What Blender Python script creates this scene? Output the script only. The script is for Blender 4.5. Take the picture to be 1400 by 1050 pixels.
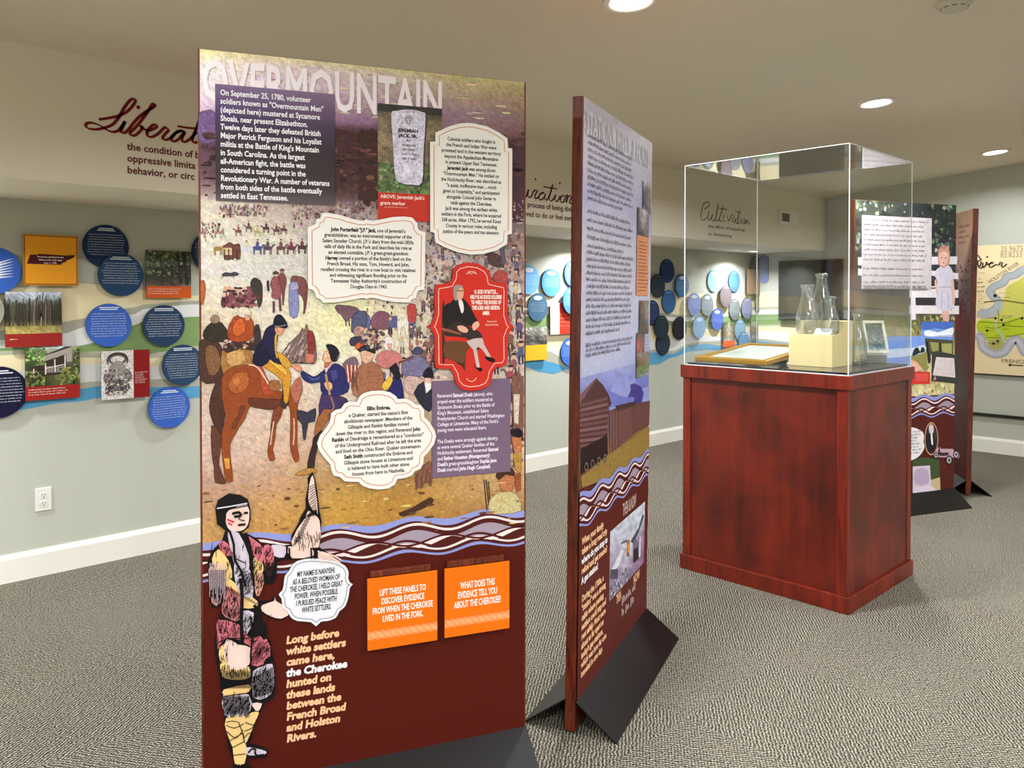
import bpy, math, random
from mathutils import Vector, Matrix
from mathutils.geometry import tessellate_polygon

sc = bpy.context.scene
for o in list(bpy.data.objects):
    bpy.data.objects.remove(o)
COL = sc.collection

# ------------------------------------------------------------ camera
HEAD = math.radians(46.0)
cd = bpy.data.cameras.new('camera')
cam = bpy.data.objects.new('camera', cd)
COL.objects.link(cam)
cam.location = (0, 0, 1.45)
cam.rotation_euler = (math.radians(90 - 0.9), 0, HEAD)
cd.sensor_fit = 'HORIZONTAL'
cd.sensor_width = 36.0
FPX = 1103.0
cd.lens = FPX * 36 / 1400
cd.shift_x = 0.0
cd.shift_y = -100 / 1400
cd.clip_start = 0.05
sc.camera = cam
CAMR = cam.rotation_euler.to_matrix()
EYE = Vector(cam.location)

# ------------------------------------------------------------ world, exposure, lights
sc.view_settings.view_transform = 'Standard'
sc.view_settings.look = 'None'
sc.view_settings.gamma = 1.0
sc.view_settings.use_curve_mapping = False
sc.view_settings.exposure = 0.72
w = bpy.data.worlds.new('world')
sc.world = w
w.use_nodes = True
w.node_tree.nodes['Background'].inputs[0].default_value = (0.9, 0.93, 1.0, 1)
w.node_tree.nodes['Background'].inputs[1].default_value = 0.3
sc.cycles.max_bounces = 10
sc.cycles.diffuse_bounces = 4
sc.cycles.glossy_bounces = 4
sc.cycles.transmission_bounces = 8
sc.cycles.transparent_max_bounces = 16
sc.cycles.caustics_reflective = False
sc.cycles.caustics_refractive = False
sc.cycles.sample_clamp_indirect = 4.0
sc.cycles.blur_glossy = 0.5

LWX = -4.73      # left wall
SFX = -3.917     # face of the soffit
BWY = 8.48       # back wall
RWX = 4.6        # right wall
FWY = -3.4       # wall behind the viewer
SOFZ = 1.957
CEIL0, CSL = 2.53, 0.081
def ceil_z(x):
    return CEIL0 + (x - SFX) * CSL
CAN_Y = (-2.32, 0.18, 2.68, 5.18, 7.64)
CAN_X = (-2.07, 0.45, 2.9)
SOF_Y = (-2.2, 0.3, 2.8, 5.3, 7.83)
LAMP_COL = (0.92, 0.955, 1.0)
E_CAN, E_SOF = 34.0, 15.0
def lamp(x, y, z, e, size, spread):
    ld = bpy.data.lights.new('downlight_lamp', 'AREA')
    ld.shape = 'DISK'
    ld.size = size
    ld.energy = e
    ld.color = LAMP_COL
    ld.spread = math.radians(spread)
    lo = bpy.data.objects.new('downlight_lamp', ld)
    lo.location = (x, y, z)
    COL.objects.link(lo)
for x in CAN_X:
    for y in CAN_Y:
        if (x, y) != (0.45, 7.64):
            lamp(x, y, ceil_z(x) - 0.03, E_CAN * {-2.32: 2.0, 0.18: 1.0, 2.68: 1.25, 5.18: 1.1, 7.64: 0.42}[y] * (0.4 if (x, y) == (-2.07, 0.18) else 1.0), 0.16, 158)
for y in SOF_Y:
    lamp(-4.40, y, SOFZ - 0.02, E_SOF, 0.10, 150)

# ------------------------------------------------------------ helpers
def lin(c):
    r = []
    for v in c[:3]:
        v = v / 255.0
        r.append(v / 12.92 if v <= 0.04045 else ((v + 0.055) / 1.055) ** 2.4)
    return (r[0], r[1], r[2], 1.0)

def ray(px, py):
    return (CAMR @ Vector(((px - 700) / FPX, -(py - 425) / FPX, -1))).normalized()

FWD = Vector((-math.sin(HEAD), math.cos(HEAD), 0))
RGT = Vector((math.cos(HEAD), math.sin(HEAD), 0))
def at(px, py, depth):
    d = ray(px, py)
    return EYE + d * (depth / d.dot(FWD))

def tag(o, label=None, cat=None, group=None, kind=None):
    if label: o['label'] = label
    if cat: o['category'] = cat
    if group: o['group'] = group
    if kind: o['kind'] = kind
    return o

def empty(name, loc, label=None, cat=None, group=None):
    o = bpy.data.objects.new(name, None)
    o.location = loc
    o.empty_display_size = 0.1
    COL.objects.link(o)
    return tag(o, label, cat, group)

class Surf:
    """a flat printed face: u to the right, v up, n out towards the room"""
    def __init__(s, o, u, v):
        s.o = Vector(o); s.u = Vector(u).normalized(); s.v = Vector(v).normalized()
        s.n = s.u.cross(s.v)
    def uv(s, px, py):
        d = ray(px, py)
        t = (s.o - EYE).dot(s.n) / d.dot(s.n)
        p = EYE + d * t - s.o
        return (p.dot(s.u), p.dot(s.v))
    def w(s, u, v, off=0.0):
        return s.o + s.u * u + s.v * v + s.n * off
    def pts(s, text, ox=0, oy=0, sca=1.0):
        return [s.uv(ox + float(a) / sca, oy + float(b) / sca) for a, b in (q.split(',') for q in text.split())]

class MB:
    def __init__(s):
        s.v = []; s.f = []; s.c = []
    def add(s, verts, faces, col, cols=None):
        n = len(s.v)
        s.v += [tuple(p) for p in verts]
        for f in faces:
            s.f.append(tuple(n + i for i in f))
            s.c.append([cols[i] for i in f] if cols else col)
    def box(s, a, b, col=(1, 1, 1, 1)):
        x0, y0, z0 = a; x1, y1, z1 = b
        s.add([(x0, y0, z0), (x1, y0, z0), (x1, y1, z0), (x0, y1, z0), (x0, y0, z1), (x1, y0, z1), (x1, y1, z1), (x0, y1, z1)],
              [(0, 3, 2, 1), (4, 5, 6, 7), (0, 1, 5, 4), (1, 2, 6, 5), (2, 3, 7, 6), (3, 0, 4, 7)], col)
    def obox(s, sf, u0, v0, u1, v1, d0, d1, col=(1, 1, 1, 1)):
        P = [sf.w(u0, v0, d0), sf.w(u1, v0, d0), sf.w(u1, v1, d0), sf.w(u0, v1, d0), sf.w(u0, v0, d1), sf.w(u1, v0, d1), sf.w(u1, v1, d1), sf.w(u0, v1, d1)]
        s.add(P, [(0, 3, 2, 1), (4, 5, 6, 7), (0, 1, 5, 4), (1, 2, 6, 5), (2, 3, 7, 6), (3, 0, 4, 7)], col)
    def build(s, name, mat, parent=None, bevel=0, smooth=False, loc=None):
        me = bpy.data.meshes.new(name)
        base = Vector(loc) if loc is not None else (Vector(parent.get('_base', (0, 0, 0))) if parent else Vector((0, 0, 0)))
        if loc is None and not parent and s.v:
            xs = [p[0] for p in s.v]; ys = [p[1] for p in s.v]; zs = [p[2] for p in s.v]
            base = Vector(((min(xs) + max(xs)) / 2, (min(ys) + max(ys)) / 2, min(zs)))
        me.from_pydata([(p[0] - base.x, p[1] - base.y, p[2] - base.z) for p in s.v], [], s.f)
        at_ = me.color_attributes.new('Col', 'FLOAT_COLOR', 'CORNER')
        buf = []
        for f, c in zip(s.f, s.c):
            if isinstance(c, list):
                for q in c: buf += list(q)
            else:
                buf += list(c) * len(f)
        at_.data.foreach_set('color', buf)
        if smooth:
            me.polygons.foreach_set('use_smooth', [True] * len(me.polygons))
        me.materials.append(mat)
        me.update()
        o = bpy.data.objects.new(name, me)
        COL.objects.link(o)
        if parent:
            o.parent = parent
            pb = parent.get('_base')
            o['_base'] = list(base)
        else:
            o.location = base
            o['_base'] = list(base)
        if bevel:
            b = o.modifiers.new('edge', 'BEVEL'); b.width = bevel; b.segments = 2; b.limit_method = 'ANGLE'
        return o

def root(name, loc, label, cat, group=None):
    o = empty(name, loc, label, cat, group)
    o['_base'] = list(loc)
    return o

LAY = 0.00018
def poly(mb, sf, P, col, off):
    if len(P) < 3: return
    col = lin(col) if max(col) > 1.001 else col
    tri = tessellate_polygon([[Vector((a, b, 0)) for a, b in P]])
    V = [sf.w(a, b, off) for a, b in P]
    F = []
    for t in tri:
        a, b, c = t
        ar = (P[b][0] - P[a][0]) * (P[c][1] - P[a][1]) - (P[c][0] - P[a][0]) * (P[b][1] - P[a][1])
        F.append((a, b, c) if ar > 0 else (a, c, b))
    mb.add(V, F, col)

def rect(mb, sf, u0, v0, u1, v1, col, off, grad=None):
    c = lin(col)
    V = [sf.w(u0, v0, off), sf.w(u1, v0, off), sf.w(u1, v1, off), sf.w(u0, v1, off)]
    if grad:
        g = lin(grad)
        mb.add(V, [(0, 1, 2, 3)], c, [g, g, c, c])
    else:
        mb.add(V, [(0, 1, 2, 3)], c)

def smoothp(P, n=4, closed=True):
    out = []
    L = len(P)
    rng = range(L) if closed else range(L - 1)
    for i in rng:
        if closed:
            p0, p1, p2, p3 = P[i - 1], P[i], P[(i + 1) % L], P[(i + 2) % L]
        else:
            p0, p1, p2, p3 = P[max(i - 1, 0)], P[i], P[i + 1], P[min(i + 2, L - 1)]
        for k in range(n):
            t = k / n
            out.append(tuple(0.5 * (2 * p1[j] + (p2[j] - p0[j]) * t + (2 * p0[j] - 5 * p1[j] + 4 * p2[j] - p3[j]) * t * t + (3 * p1[j] - p0[j] - 3 * p2[j] + p3[j]) * t ** 3) for j in (0, 1)))
    if not closed: out.append(P[-1])
    return out

def stroke(mb, sf, P, wd, col, off, closed=False, taper=None):
    """a ribbon of width wd metres along P"""
    col = lin(col) if max(col) > 1.001 else col
    L = len(P)
    if L < 2: return
    V = []
    for i in range(L):
        if closed:
            a, b = P[i - 1], P[(i + 1) % L]
        else:
            a, b = P[max(i - 1, 0)], P[min(i + 1, L - 1)]
        dx, dy = b[0] - a[0], b[1] - a[1]
        q = math.hypot(dx, dy) or 1e-9
        h = wd / 2
        if taper: h *= taper(i / (L - 1), dx / q, dy / q)
        V.append(sf.w(P[i][0] + dy / q * h, P[i][1] - dx / q * h, off))
        V.append(sf.w(P[i][0] - dy / q * h, P[i][1] + dx / q * h, off))
    F = []
    for i in range(L if closed else L - 1):
        j = (i + 1) % L
        F.append((2 * i, 2 * j, 2 * j + 1, 2 * i + 1))
    mb.add(V, F, col)

def area(P):
    return 0.5 * sum(P[i][0] * P[(i + 1) % len(P)][1] - P[(i + 1) % len(P)][0] * P[i][1] for i in range(len(P)))
def inset(P, d):
    if area(P) < 0: P = P[::-1]
    L = len(P); out = []
    for i in range(L):
        a, p, b = P[i - 1], P[i], P[(i + 1) % L]
        n = [0, 0]
        for q, r in ((a, p), (p, b)):
            dx, dy = r[0] - q[0], r[1] - q[1]; l = math.hypot(dx, dy) or 1e-9
            n[0] -= dy / l; n[1] += dx / l
        l2 = math.hypot(*n) or 1e-9
        k = d / max(l2 / 2, 0.6) / l2
        out.append((p[0] + n[0] * k, p[1] + n[1] * k))
    return out

def plate(mb, sf, P, d0, d1, col, side=None):
    """a flat board cut to the outline P, between offsets d0 and d1"""
    if area(P) < 0: P = P[::-1]
    poly(mb, sf, P, col, d1)
    L = len(P)
    c = lin(side or col)
    V = [sf.w(a, b, d0) for a, b in P] + [sf.w(a, b, d1) for a, b in P]
    mb.add(V, [(i, (i + 1) % L, L + (i + 1) % L, L + i) for i in range(L)], c)

# ---- glyphs of the built-in font
CHARS = [chr(i) for i in range(33, 127)] + ['\u2026']
GLY = {}
def make_glyphs():
    obs = []
    for bold in (0, 1, 2):
        for ch in CHARS:
            for body in (ch, ch + 'I'):
                cu = bpy.data.curves.new('g', 'FONT')
                cu.body = body; cu.size = 1.0; cu.resolution_u = 2
                cu.offset = (0.0, 0.022, 0.045)[bold]
                ob = bpy.data.objects.new('g', cu)
                COL.objects.link(ob)
                obs.append((bold, ch, len(body), ob))
    bpy.context.view_layer.update()
    dg = bpy.context.evaluated_depsgraph_get()
    tmp = {}
    for bold, ch, n, ob in obs:
        ev = ob.evaluated_get(dg)
        me = ev.to_mesh()
        vs = [(v.co.x, v.co.y) for v in me.vertices]
        fs = [tuple(p.vertices) for p in me.polygons]
        ev.to_mesh_clear()
        tmp[(bold, ch, n)] = (vs, fs)
    for bold, ch, n, ob in obs:
        cu = ob.data
        bpy.data.objects.remove(ob)
        bpy.data.curves.remove(cu)
    for bold in (0, 1, 2):
        Iw = max(p[0] for p in tmp[(bold, 'I', 1)][0])
        for ch in CHARS:
            vs, fs = tmp[(bold, ch, 1)]
            adv = max(p[0] for p in tmp[(bold, ch, 2)][0]) - Iw
            GLY[(bold, ch)] = (vs, fs, adv)
    for bold in (0, 1, 2):
        GLY[(bold, ' ')] = ([], [], 0.27)
make_glyphs()
CAPH = max(p[1] for p in GLY[(0, 'H')][0])

def parse(s, bold):
    out = []; b = bold
    for ch in s:
        if ch == '*': b = (2 if bold else 1) if b == bold else bold; continue
        out.append((b, ch if (b, ch) in GLY else ' '))
    return out
def twidth(s, bold=0, track=0.0):
    return sum(GLY[k][2] + track for k in parse(s, bold)) - track

def text(mb, sf, s, u, v, size, col, off, xs=1.0, bold=0, shear=0.0, rot=0.0, align='L', width=None, track=0.0):
    tw = twidth(s, bold, track) * size
    if width is not None and tw > 0: xs = width / tw
    if align == 'C': u -= tw * xs / 2
    if align == 'R': u -= tw * xs
    col = lin(col)
    x = 0.0
    cr, sr = math.cos(rot), math.sin(rot)
    for k in parse(s, bold):
        vs, fs, adv = GLY[k]
        if vs:
            V = []
            for a, b in vs:
                X = ((x + a) * xs + b * shear) * size; Y = b * size
                V.append(sf.w(u + X * cr - Y * sr, v + X * sr + Y * cr, off))
            mb.add(V, fs, col)
        x += adv + track

def block(mb, sf, lines, xl, y0, xr, y1, col, off, align='L', bold=0, k=0.82, shear=0.0, cols=None, slope=None):
    """lines of lettering: first baseline at pixel row y0, last at y1 (both measured at column xl), longest line ends at column xr"""
    u0, v0 = sf.uv(xl, y0); _, v1 = sf.uv(xl, y1)
    ur, _ = sf.uv(xr, y0 + (slope or 0) * (xr - xl))
    n = len(lines)
    sp = (v0 - v1) / max(n - 1, 1) if n > 1 else k
    size = sp * k if n > 1 else k
    W = max(twidth(l, bold) for l in lines) * size
    xs = (ur - u0) / W
    for i, l in enumerate(lines):
        if not l: continue
        u = u0 if align == 'L' else (u0 + ur) / 2
        text(mb, sf, l, u, v0 - sp * i, size, cols[i] if cols else col, off, xs, bold, shear, 0.0, align)

def dashes(mb, sf, u0, v0, u1, v1, n, h, col, off, rnd, ragged=0.15, align='L', widths=None, wordy=True):
    """rows of print too small to read"""
    c = lin(col)
    for i in range(n):
        v = v0 + (v1 - v0) * (i / max(n - 1, 1))
        W = (u1 - u0)
        k = widths[i] if widths else 1 - rnd.random() * ragged
        a = u0 if align == 'L' else u0 + W * (1 - k) / 2
        b = a + W * k
        x = a
        if not wordy:
            mb.add([sf.w(a, v, off), sf.w(b, v, off), sf.w(b, v + h, off), sf.w(a, v + h, off)], [(0, 1, 2, 3)], c)
            continue
        ad, bw = h * .60, h * .25
        while x < b - ad:
            for q in range(rnd.randint(2, 8)):
                if x > b - bw: break
                hh = h * rnd.choice((.66, .66, .66, .98, .98)); lo = v - (h * .22 if rnd.random() < .1 else 0)
                mb.add([sf.w(x, lo, off), sf.w(x + bw, lo, off), sf.w(x + bw, v + hh, off), sf.w(x, v + hh, off)], [(0, 1, 2, 3)], c)
                if rnd.random() < .4:
                    y0 = v + h * rnd.choice((0, .28, .5))
                    mb.add([sf.w(x + bw, y0, off), sf.w(x + ad, y0, off), sf.w(x + ad, y0 + h * .16, off), sf.w(x + bw, y0 + h * .16, off)], [(0, 1, 2, 3)], c)
                x += ad
            x += ad * .9

def lathe(prof, n=32, c=(0, 0, 0)):
    V = []; F = []
    for r, z in prof:
        for i in range(n):
            a = 2 * math.pi * i / n
            V.append((c[0] + r * math.cos(a), c[1] + r * math.sin(a), c[2] + z))
    for j in range(len(prof) - 1):
        for i in range(n):
            F.append((j * n + i, j * n + (i + 1) % n, (j + 1) * n + (i + 1) % n, (j + 1) * n + i))
    return V, F

# ------------------------------------------------------------ materials
def nmat(name):
    m = bpy.data.materials.new(name); m.use_nodes = True
    return m, m.node_tree, m.node_tree.nodes['Principled BSDF']
def inp(nt, node, **k):
    for a, b in k.items(): node.inputs[a].default_value = b
def plain(name, col, rough=0.5, metal=0.0, spec=0.5, coat=0.0, emit=None, noise=0.0, nscale=30):
    m, nt, p = nmat(name)
    c = lin(col)
    p.inputs['Base Color'].default_value = c
    p.inputs['Roughness'].default_value = rough
    p.inputs['Metallic'].default_value = metal
    p.inputs['Specular IOR Level'].default_value = spec
    p.inputs['Coat Weight'].default_value = coat
    if emit:
        p.inputs['Emission Color'].default_value = (*emit[:3], 1)
        p.inputs['Emission Strength'].default_value = emit[3]
    if noise:
        tc = nt.nodes.new('ShaderNodeTexCoord')
        nz = nt.nodes.new('ShaderNodeTexNoise'); nz.inputs['Scale'].default_value = nscale; nz.inputs['Detail'].default_value = 4
        mp = nt.nodes.new('ShaderNodeMapRange')
        mp.inputs[3].default_value = 1 - noise; mp.inputs[4].default_value = 1 + noise
        mx = nt.nodes.new('ShaderNodeVectorMath'); mx.operation = 'SCALE'; mx.inputs[0].default_value = c[:3]
        nt.links.new(tc.outputs['Object'], nz.inputs['Vector']); nt.links.new(nz.outputs[0], mp.inputs[0])
        nt.links.new(mp.outputs[0], mx.inputs['Scale']); nt.links.new(mx.outputs[0], p.inputs['Base Color'])
    return m

def print_mat(name, rough=0.38, spec=0.4, grain=0.0, gs=60.0):
    m, nt, p = nmat(name)
    a = nt.nodes.new('ShaderNodeAttribute'); a.attribute_name = 'Col'
    p.inputs['Roughness'].default_value = rough
    p.inputs['Specular IOR Level'].default_value = spec
    if grain:
        tc = nt.nodes.new('ShaderNodeTexCoord')
        n1 = nt.nodes.new('ShaderNodeTexNoise'); inp(nt, n1, Scale=gs, Detail=6.0, Roughness=0.7, Distortion=1.2)
        n2 = nt.nodes.new('ShaderNodeTexNoise'); inp(nt, n2, Scale=gs * 3.3, Detail=3.0, Roughness=0.7)
        mp = nt.nodes.new('ShaderNodeMapRange'); mp.inputs[1].default_value = 0.3; mp.inputs[2].default_value = 0.7
        mp.inputs[3].default_value = 1 - grain; mp.inputs[4].default_value = 1 + grain
        sc_ = nt.nodes.new('ShaderNodeVectorMath'); sc_.operation = 'SCALE'
        mx = nt.nodes.new('ShaderNodeVectorMath'); mx.operation = 'MULTIPLY'
        mr = nt.nodes.new('ShaderNodeMapRange'); mr.data_type = 'FLOAT_VECTOR'
        mr.inputs['From Min'].default_value = (.25,) * 3; mr.inputs['From Max'].default_value = (.75,) * 3
        mr.inputs['To Min'].default_value = (1 - grain * .22,) * 3; mr.inputs['To Max'].default_value = (1 + grain * .22,) * 3
        for n in (n1, n2): nt.links.new(tc.outputs['Object'], n.inputs['Vector'])
        nt.links.new(n1.outputs[0], mp.inputs[0])
        nt.links.new(a.outputs['Color'], sc_.inputs[0]); nt.links.new(mp.outputs[0], sc_.inputs['Scale'])
        nt.links.new(n2.outputs[1], mr.inputs['Vector'])
        nt.links.new(sc_.outputs[0], mx.inputs[0]); nt.links.new(mr.outputs['Vector'], mx.inputs[1])
        nt.links.new(mx.outputs[0], p.inputs['Base Color'])
    else:
        nt.links.new(a.outputs['Color'], p.inputs['Base Color'])
    return m

def wood_mat(name, dark, light, rough=0.28, scale=1.0, coat=0.3, axis=2, blotch=0.5):
    m, nt, p = nmat(name)
    tc = nt.nodes.new('ShaderNodeTexCoord')
    mpn = nt.nodes.new('ShaderNodeMapping')
    s = [14 * scale] * 3; s[axis] = 1.1 * scale
    mpn.inputs['Scale'].default_value = s
    n1 = nt.nodes.new('ShaderNodeTexNoise'); inp(nt, n1, Scale=1.6, Detail=7.0, Roughness=0.62, Distortion=0.6)
    n2 = nt.nodes.new('ShaderNodeTexNoise'); inp(nt, n2, Scale=3.2 * scale, Detail=3.0, Roughness=0.55, Distortion=0.8)
    mx = nt.nodes.new('ShaderNodeMix'); mx.data_type = 'FLOAT'; mx.inputs[0].default_value = blotch
    cr = nt.nodes.new('ShaderNodeValToRGB')
    cr.color_ramp.elements[0].position = 0.34; cr.color_ramp.elements[0].color = lin(dark)
    cr.color_ramp.elements[1].position = 0.66; cr.color_ramp.elements[1].color = lin(light)
    nt.links.new(tc.outputs['Object'], mpn.inputs['Vector']); nt.links.new(mpn.outputs[0], n1.inputs['Vector'])
    nt.links.new(tc.outputs['Object'], n2.inputs['Vector'])
    nt.links.new(n1.outputs[0], mx.inputs[2]); nt.links.new(n2.outputs[0], mx.inputs[3])
    nt.links.new(mx.outputs[0], cr.inputs[0]); nt.links.new(cr.outputs[0], p.inputs['Base Color'])
    p.inputs['Roughness'].default_value = rough
    p.inputs['Coat Weight'].default_value = coat; p.inputs['Coat Roughness'].default_value = 0.15
    return m

def carpet_mat():
    m, nt, p = nmat('carpet')
    N, L = nt.nodes, nt.links
    tc = N.new('ShaderNodeTexCoord')
    # carpet squares of 0.61 m laid with the ribs in turning directions
    sep = N.new('ShaderNodeSeparateXYZ'); L.new(tc.outputs['Object'], sep.inputs[0])
    def M(op, a, b=None, c=None):
        n = N.new('ShaderNodeMath'); n.operation = op
        for i, q in enumerate((a, b, c)):
            if q is None: continue
            if isinstance(q, (int, float)): n.inputs[i].default_value = q
            else: L.new(q, n.inputs[i])
        return n.outputs[0]
    wob = N.new('ShaderNodeTexNoise'); inp(nt, wob, Scale=5.0, Detail=2.0); L.new(tc.outputs['Object'], wob.inputs['Vector'])
    wob2 = N.new('ShaderNodeTexNoise'); inp(nt, wob2, Scale=38.0, Detail=2.0); L.new(tc.outputs['Object'], wob2.inputs['Vector'])
    wv = M('MULTIPLY', M('SUBTRACT', wob.outputs[0], 0.5), 0.10)
    X, Y = sep.outputs[0], sep.outputs[1]
    cx = M('FLOOR', M('DIVIDE', M('ADD', X, 1.573), 0.61)); cy = M('FLOOR', M('DIVIDE', M('SUBTRACT', Y, 2.963), 0.61))
    sel = M('GREATER_THAN', M('PINGPONG', M('ADD', cx, cy), 1.0), 0.5)
    # diagonal ribs one way or the other
    d1 = M('ADD', M('MULTIPLY', X, 0.80), M('MULTIPLY', Y, 0.60))
    d2 = M('SUBTRACT', M('MULTIPLY', X, 0.55), M('MULTIPLY', Y, 0.83))
    d = M('ADD', M('MULTIPLY', d1, sel), M('MULTIPLY', d2, M('SUBTRACT', 1.0, sel)))
    e = M('ADD', M('MULTIPLY', d2, sel), M('MULTIPLY', d1, M('SUBTRACT', 1.0, sel)))
    ph = M('MULTIPLY', M('SUBTRACT', wob2.outputs[0], 0.5), 9.0)
    rib = M('SINE', M('ADD', M('MULTIPLY', d, 2 * math.pi / 0.0115), ph))
    loop = M('SINE', M('MULTIPLY', e, 2 * math.pi / 0.010))
    h = M('ADD', M('MULTIPLY', rib, 0.26), M('MULTIPLY', loop, 0.12))
    fine = N.new('ShaderNodeTexNoise'); inp(nt, fine, Scale=170.0, Detail=3.0, Roughness=0.7); L.new(tc.outputs['Object'], fine.inputs['Vector'])
    h2 = M('ADD', M('ADD', h, 0.5), M('MULTIPLY', M('SUBTRACT', fine.outputs[0], 0.5), 2.6))
    big = N.new('ShaderNodeTexNoise'); inp(nt, big, Scale=1.3, Detail=3.0); L.new(tc.outputs['Object'], big.inputs['Vector'])
    cr = N.new('ShaderNodeValToRGB')
    E = cr.color_ramp.elements
    E[0].position = 0.05; E[0].color = lin((20, 18, 14))
    E[1].position = 0.95; E[1].color = lin((176, 168, 150))
    q = cr.color_ramp.elements.new(0.5); q.color = lin((88, 82, 71))
    L.new(h2, cr.inputs[0])
    sc_ = N.new('ShaderNodeVectorMath'); sc_.operation = 'SCALE'
    L.new(cr.outputs[0], sc_.inputs[0]); L.new(M('ADD', M('MULTIPLY', big.outputs[0], 0.25), 0.85), sc_.inputs['Scale'])
    L.new(sc_.outputs[0], p.inputs['Base Color'])
    bp = N.new('ShaderNodeBump'); bp.inputs['Strength'].default_value = 0.6; bp.inputs['Distance'].default_value = 0.003
    L.new(h2, bp.inputs['Height']); L.new(bp.outputs[0], p.inputs['Normal'])
    p.inputs['Roughness'].default_value = 0.95; p.inputs['Specular IOR Level'].default_value = 0.1
    return m

def clear_mat(name, tint=(0.96, 0.98, 0.97), base=0.04, pwr=5.0, rough=0.0):
    """thin clear sheet: straight-through light plus a mirror share that grows with the angle"""
    m = bpy.data.materials.new(name); m.use_nodes = True
    nt = m.node_tree; N, L = nt.nodes, nt.links
    N.remove(N['Principled BSDF'])
    out = N['Material Output']
    tr = N.new('ShaderNodeBsdfTransparent'); tr.inputs[0].default_value = (*tint, 1)
    gl = N.new('ShaderNodeBsdfGlossy'); gl.inputs['Roughness'].default_value = rough
    lw = N.new('ShaderNodeLayerWeight'); lw.inputs[0].default_value = 0.5
    pw = N.new('ShaderNodeMath'); pw.operation = 'POWER'; pw.inputs[1].default_value = pwr
    ma = N.new('ShaderNodeMath'); ma.operation = 'MULTIPLY_ADD'; ma.inputs[1].default_value = 1 - base; ma.inputs[2].default_value = base
    mx = N.new('ShaderNodeMixShader')
    L.new(lw.outputs['Facing'], pw.inputs[0]); L.new(pw.outputs[0], ma.inputs[0]); L.new(ma.outputs[0], mx.inputs[0])
    L.new(tr.outputs[0], mx.inputs[1]); L.new(gl.outputs[0], mx.inputs[2]); L.new(mx.outputs[0], out.inputs[0])
    return m

M_PRINT = print_mat('print', 0.5, 0.14)
M_MATTE = print_mat('matte_print', 0.6, 0.25)
M_PAINT = print_mat('painting_print', 0.5, 0.15, grain=0.30, gs=110.0)
M_PHOTO = print_mat('photo_print', 0.4, 0.4, grain=0.55, gs=70.0)
M_SOFT = print_mat('soft_photo_print', 0.4, 0.4, grain=0.14, gs=30.0)
M_WALL = plain('wall_paint_grey', (190, 191, 177), 0.75, spec=0.25, noise=0.012, nscale=4)
M_SOFF = plain('soffit_paint_beige', (230, 221, 202), 0.8, spec=0.2, noise=0.012, nscale=4)
M_CEIL = plain('ceiling_paint', (234, 222, 202), 0.85, spec=0.15, noise=0.02, nscale=3)
M_WHITE = plain('white_trim_paint', (236, 232, 220), 0.4)
M_CARPET = carpet_mat()
M_TRIMWOOD = wood_mat('panel_edge_wood', (38, 10, 4), (128, 48, 22), 0.34, 5.0, coat=0.1, blotch=0.1)
M_CASE = wood_mat('cherry_veneer', (54, 8, 2), (116, 27, 8), 0.4, 0.9, coat=0.05, blotch=0.6)
M_CASE2 = wood_mat('cherry_solid', (72, 13, 4), (128, 34, 12), 0.36, 1.2, coat=0.06, blotch=0.3)
M_BLACK = plain('black_sheet_metal', (17, 14, 14), 0.38, spec=0.35)
M_DECK = plain('black_deck', (22, 22, 24), 0.15)
M_PLASTIC = plain('white_plastic', (232, 230, 222), 0.35)
M_DARK = plain('dark_plastic', (30, 29, 28), 0.4)
M_SCREEN = plain('screen_glass', (9, 9, 13), 0.22, spec=0.2)
M_GOLD = plain('gold_frame_paint', (176, 132, 34), 0.32, metal=0.35)
M_BOX = plain('pale_yellow_box', (228, 210, 150), 0.6, noise=0.03, nscale=12)
M_ACR = clear_mat('clear_acrylic', (0.985, 0.99, 0.99), 0.035)
M_EDGE = plain('polished_acrylic_edge', (225, 235, 235), 0.15, spec=0.8)
M_LENS = plain('lamp_lens', (255, 250, 235), 0.5, emit=(1.0, 0.93, 0.80, 14.0))
mg, ntg, pg = nmat('bottle_glass')
pg.inputs['Base Color'].default_value = (0.93, 0.97, 0.96, 1); pg.inputs['Roughness'].default_value = 0.02
pg.inputs['Transmission Weight'].default_value = 1.0; pg.inputs['IOR'].default_value = 1.47
M_GLASS = clear_mat('clear_bottle_glass', (0.95, 0.965, 0.965), 0.12, 2.0, 0.10)

# ------------------------------------------------------------ room
def struct(name, mb, mat, bevel=0):
    o = mb.build(name, mat, loc=(0, 0, 0), bevel=bevel)
    o['kind'] = 'structure'
    return o
T = 0.12
m = MB(); m.box((LWX - T, FWY - T, -0.12), (RWX + T, BWY + T, 0)); struct('floor', m, M_CARPET)
m = MB(); m.box((LWX - T, FWY - T, 0), (LWX, BWY + T, 2.7)); wall_left = struct('wall_left', m, M_WALL)
m = MB(); m.box((LWX, BWY, 0), (RWX + T, BWY + T, 3.4)); wall_back = struct('wall_back', m, M_WALL)
m = MB(); m.box((RWX, FWY - T, 0), (RWX + T, BWY, 3.4)); struct('wall_right', m, M_WALL)
m = MB(); m.box((LWX, FWY - T, 0), (RWX, FWY, 3.4)); struct('wall_front', m, M_WALL)
m = MB()
za, zb = ceil_z(LWX - T), ceil_z(RWX + T)
xa, xb, ya, yb = LWX - T, RWX + T, FWY - T, BWY + T
m.add([(xa, ya, za), (xb, ya, zb), (xb, yb, zb), (xa, yb, za), (xa, ya, za + T), (xb, ya, zb + T), (xb, yb, zb + T), (xa, yb, za + T)],
      [(0, 1, 2, 3)[::-1], (4, 5, 6, 7), (0, 1, 5, 4), (1, 2, 6, 5), (2, 3, 7, 6), (3, 0, 4, 7)], (1, 1, 1, 1))
struct('ceiling', m, M_CEIL)
m = MB(); m.box((LWX, FWY, SOFZ), (SFX, BWY, 2.56)); soffit = struct('soffit', m, M_SOFF)

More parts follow.
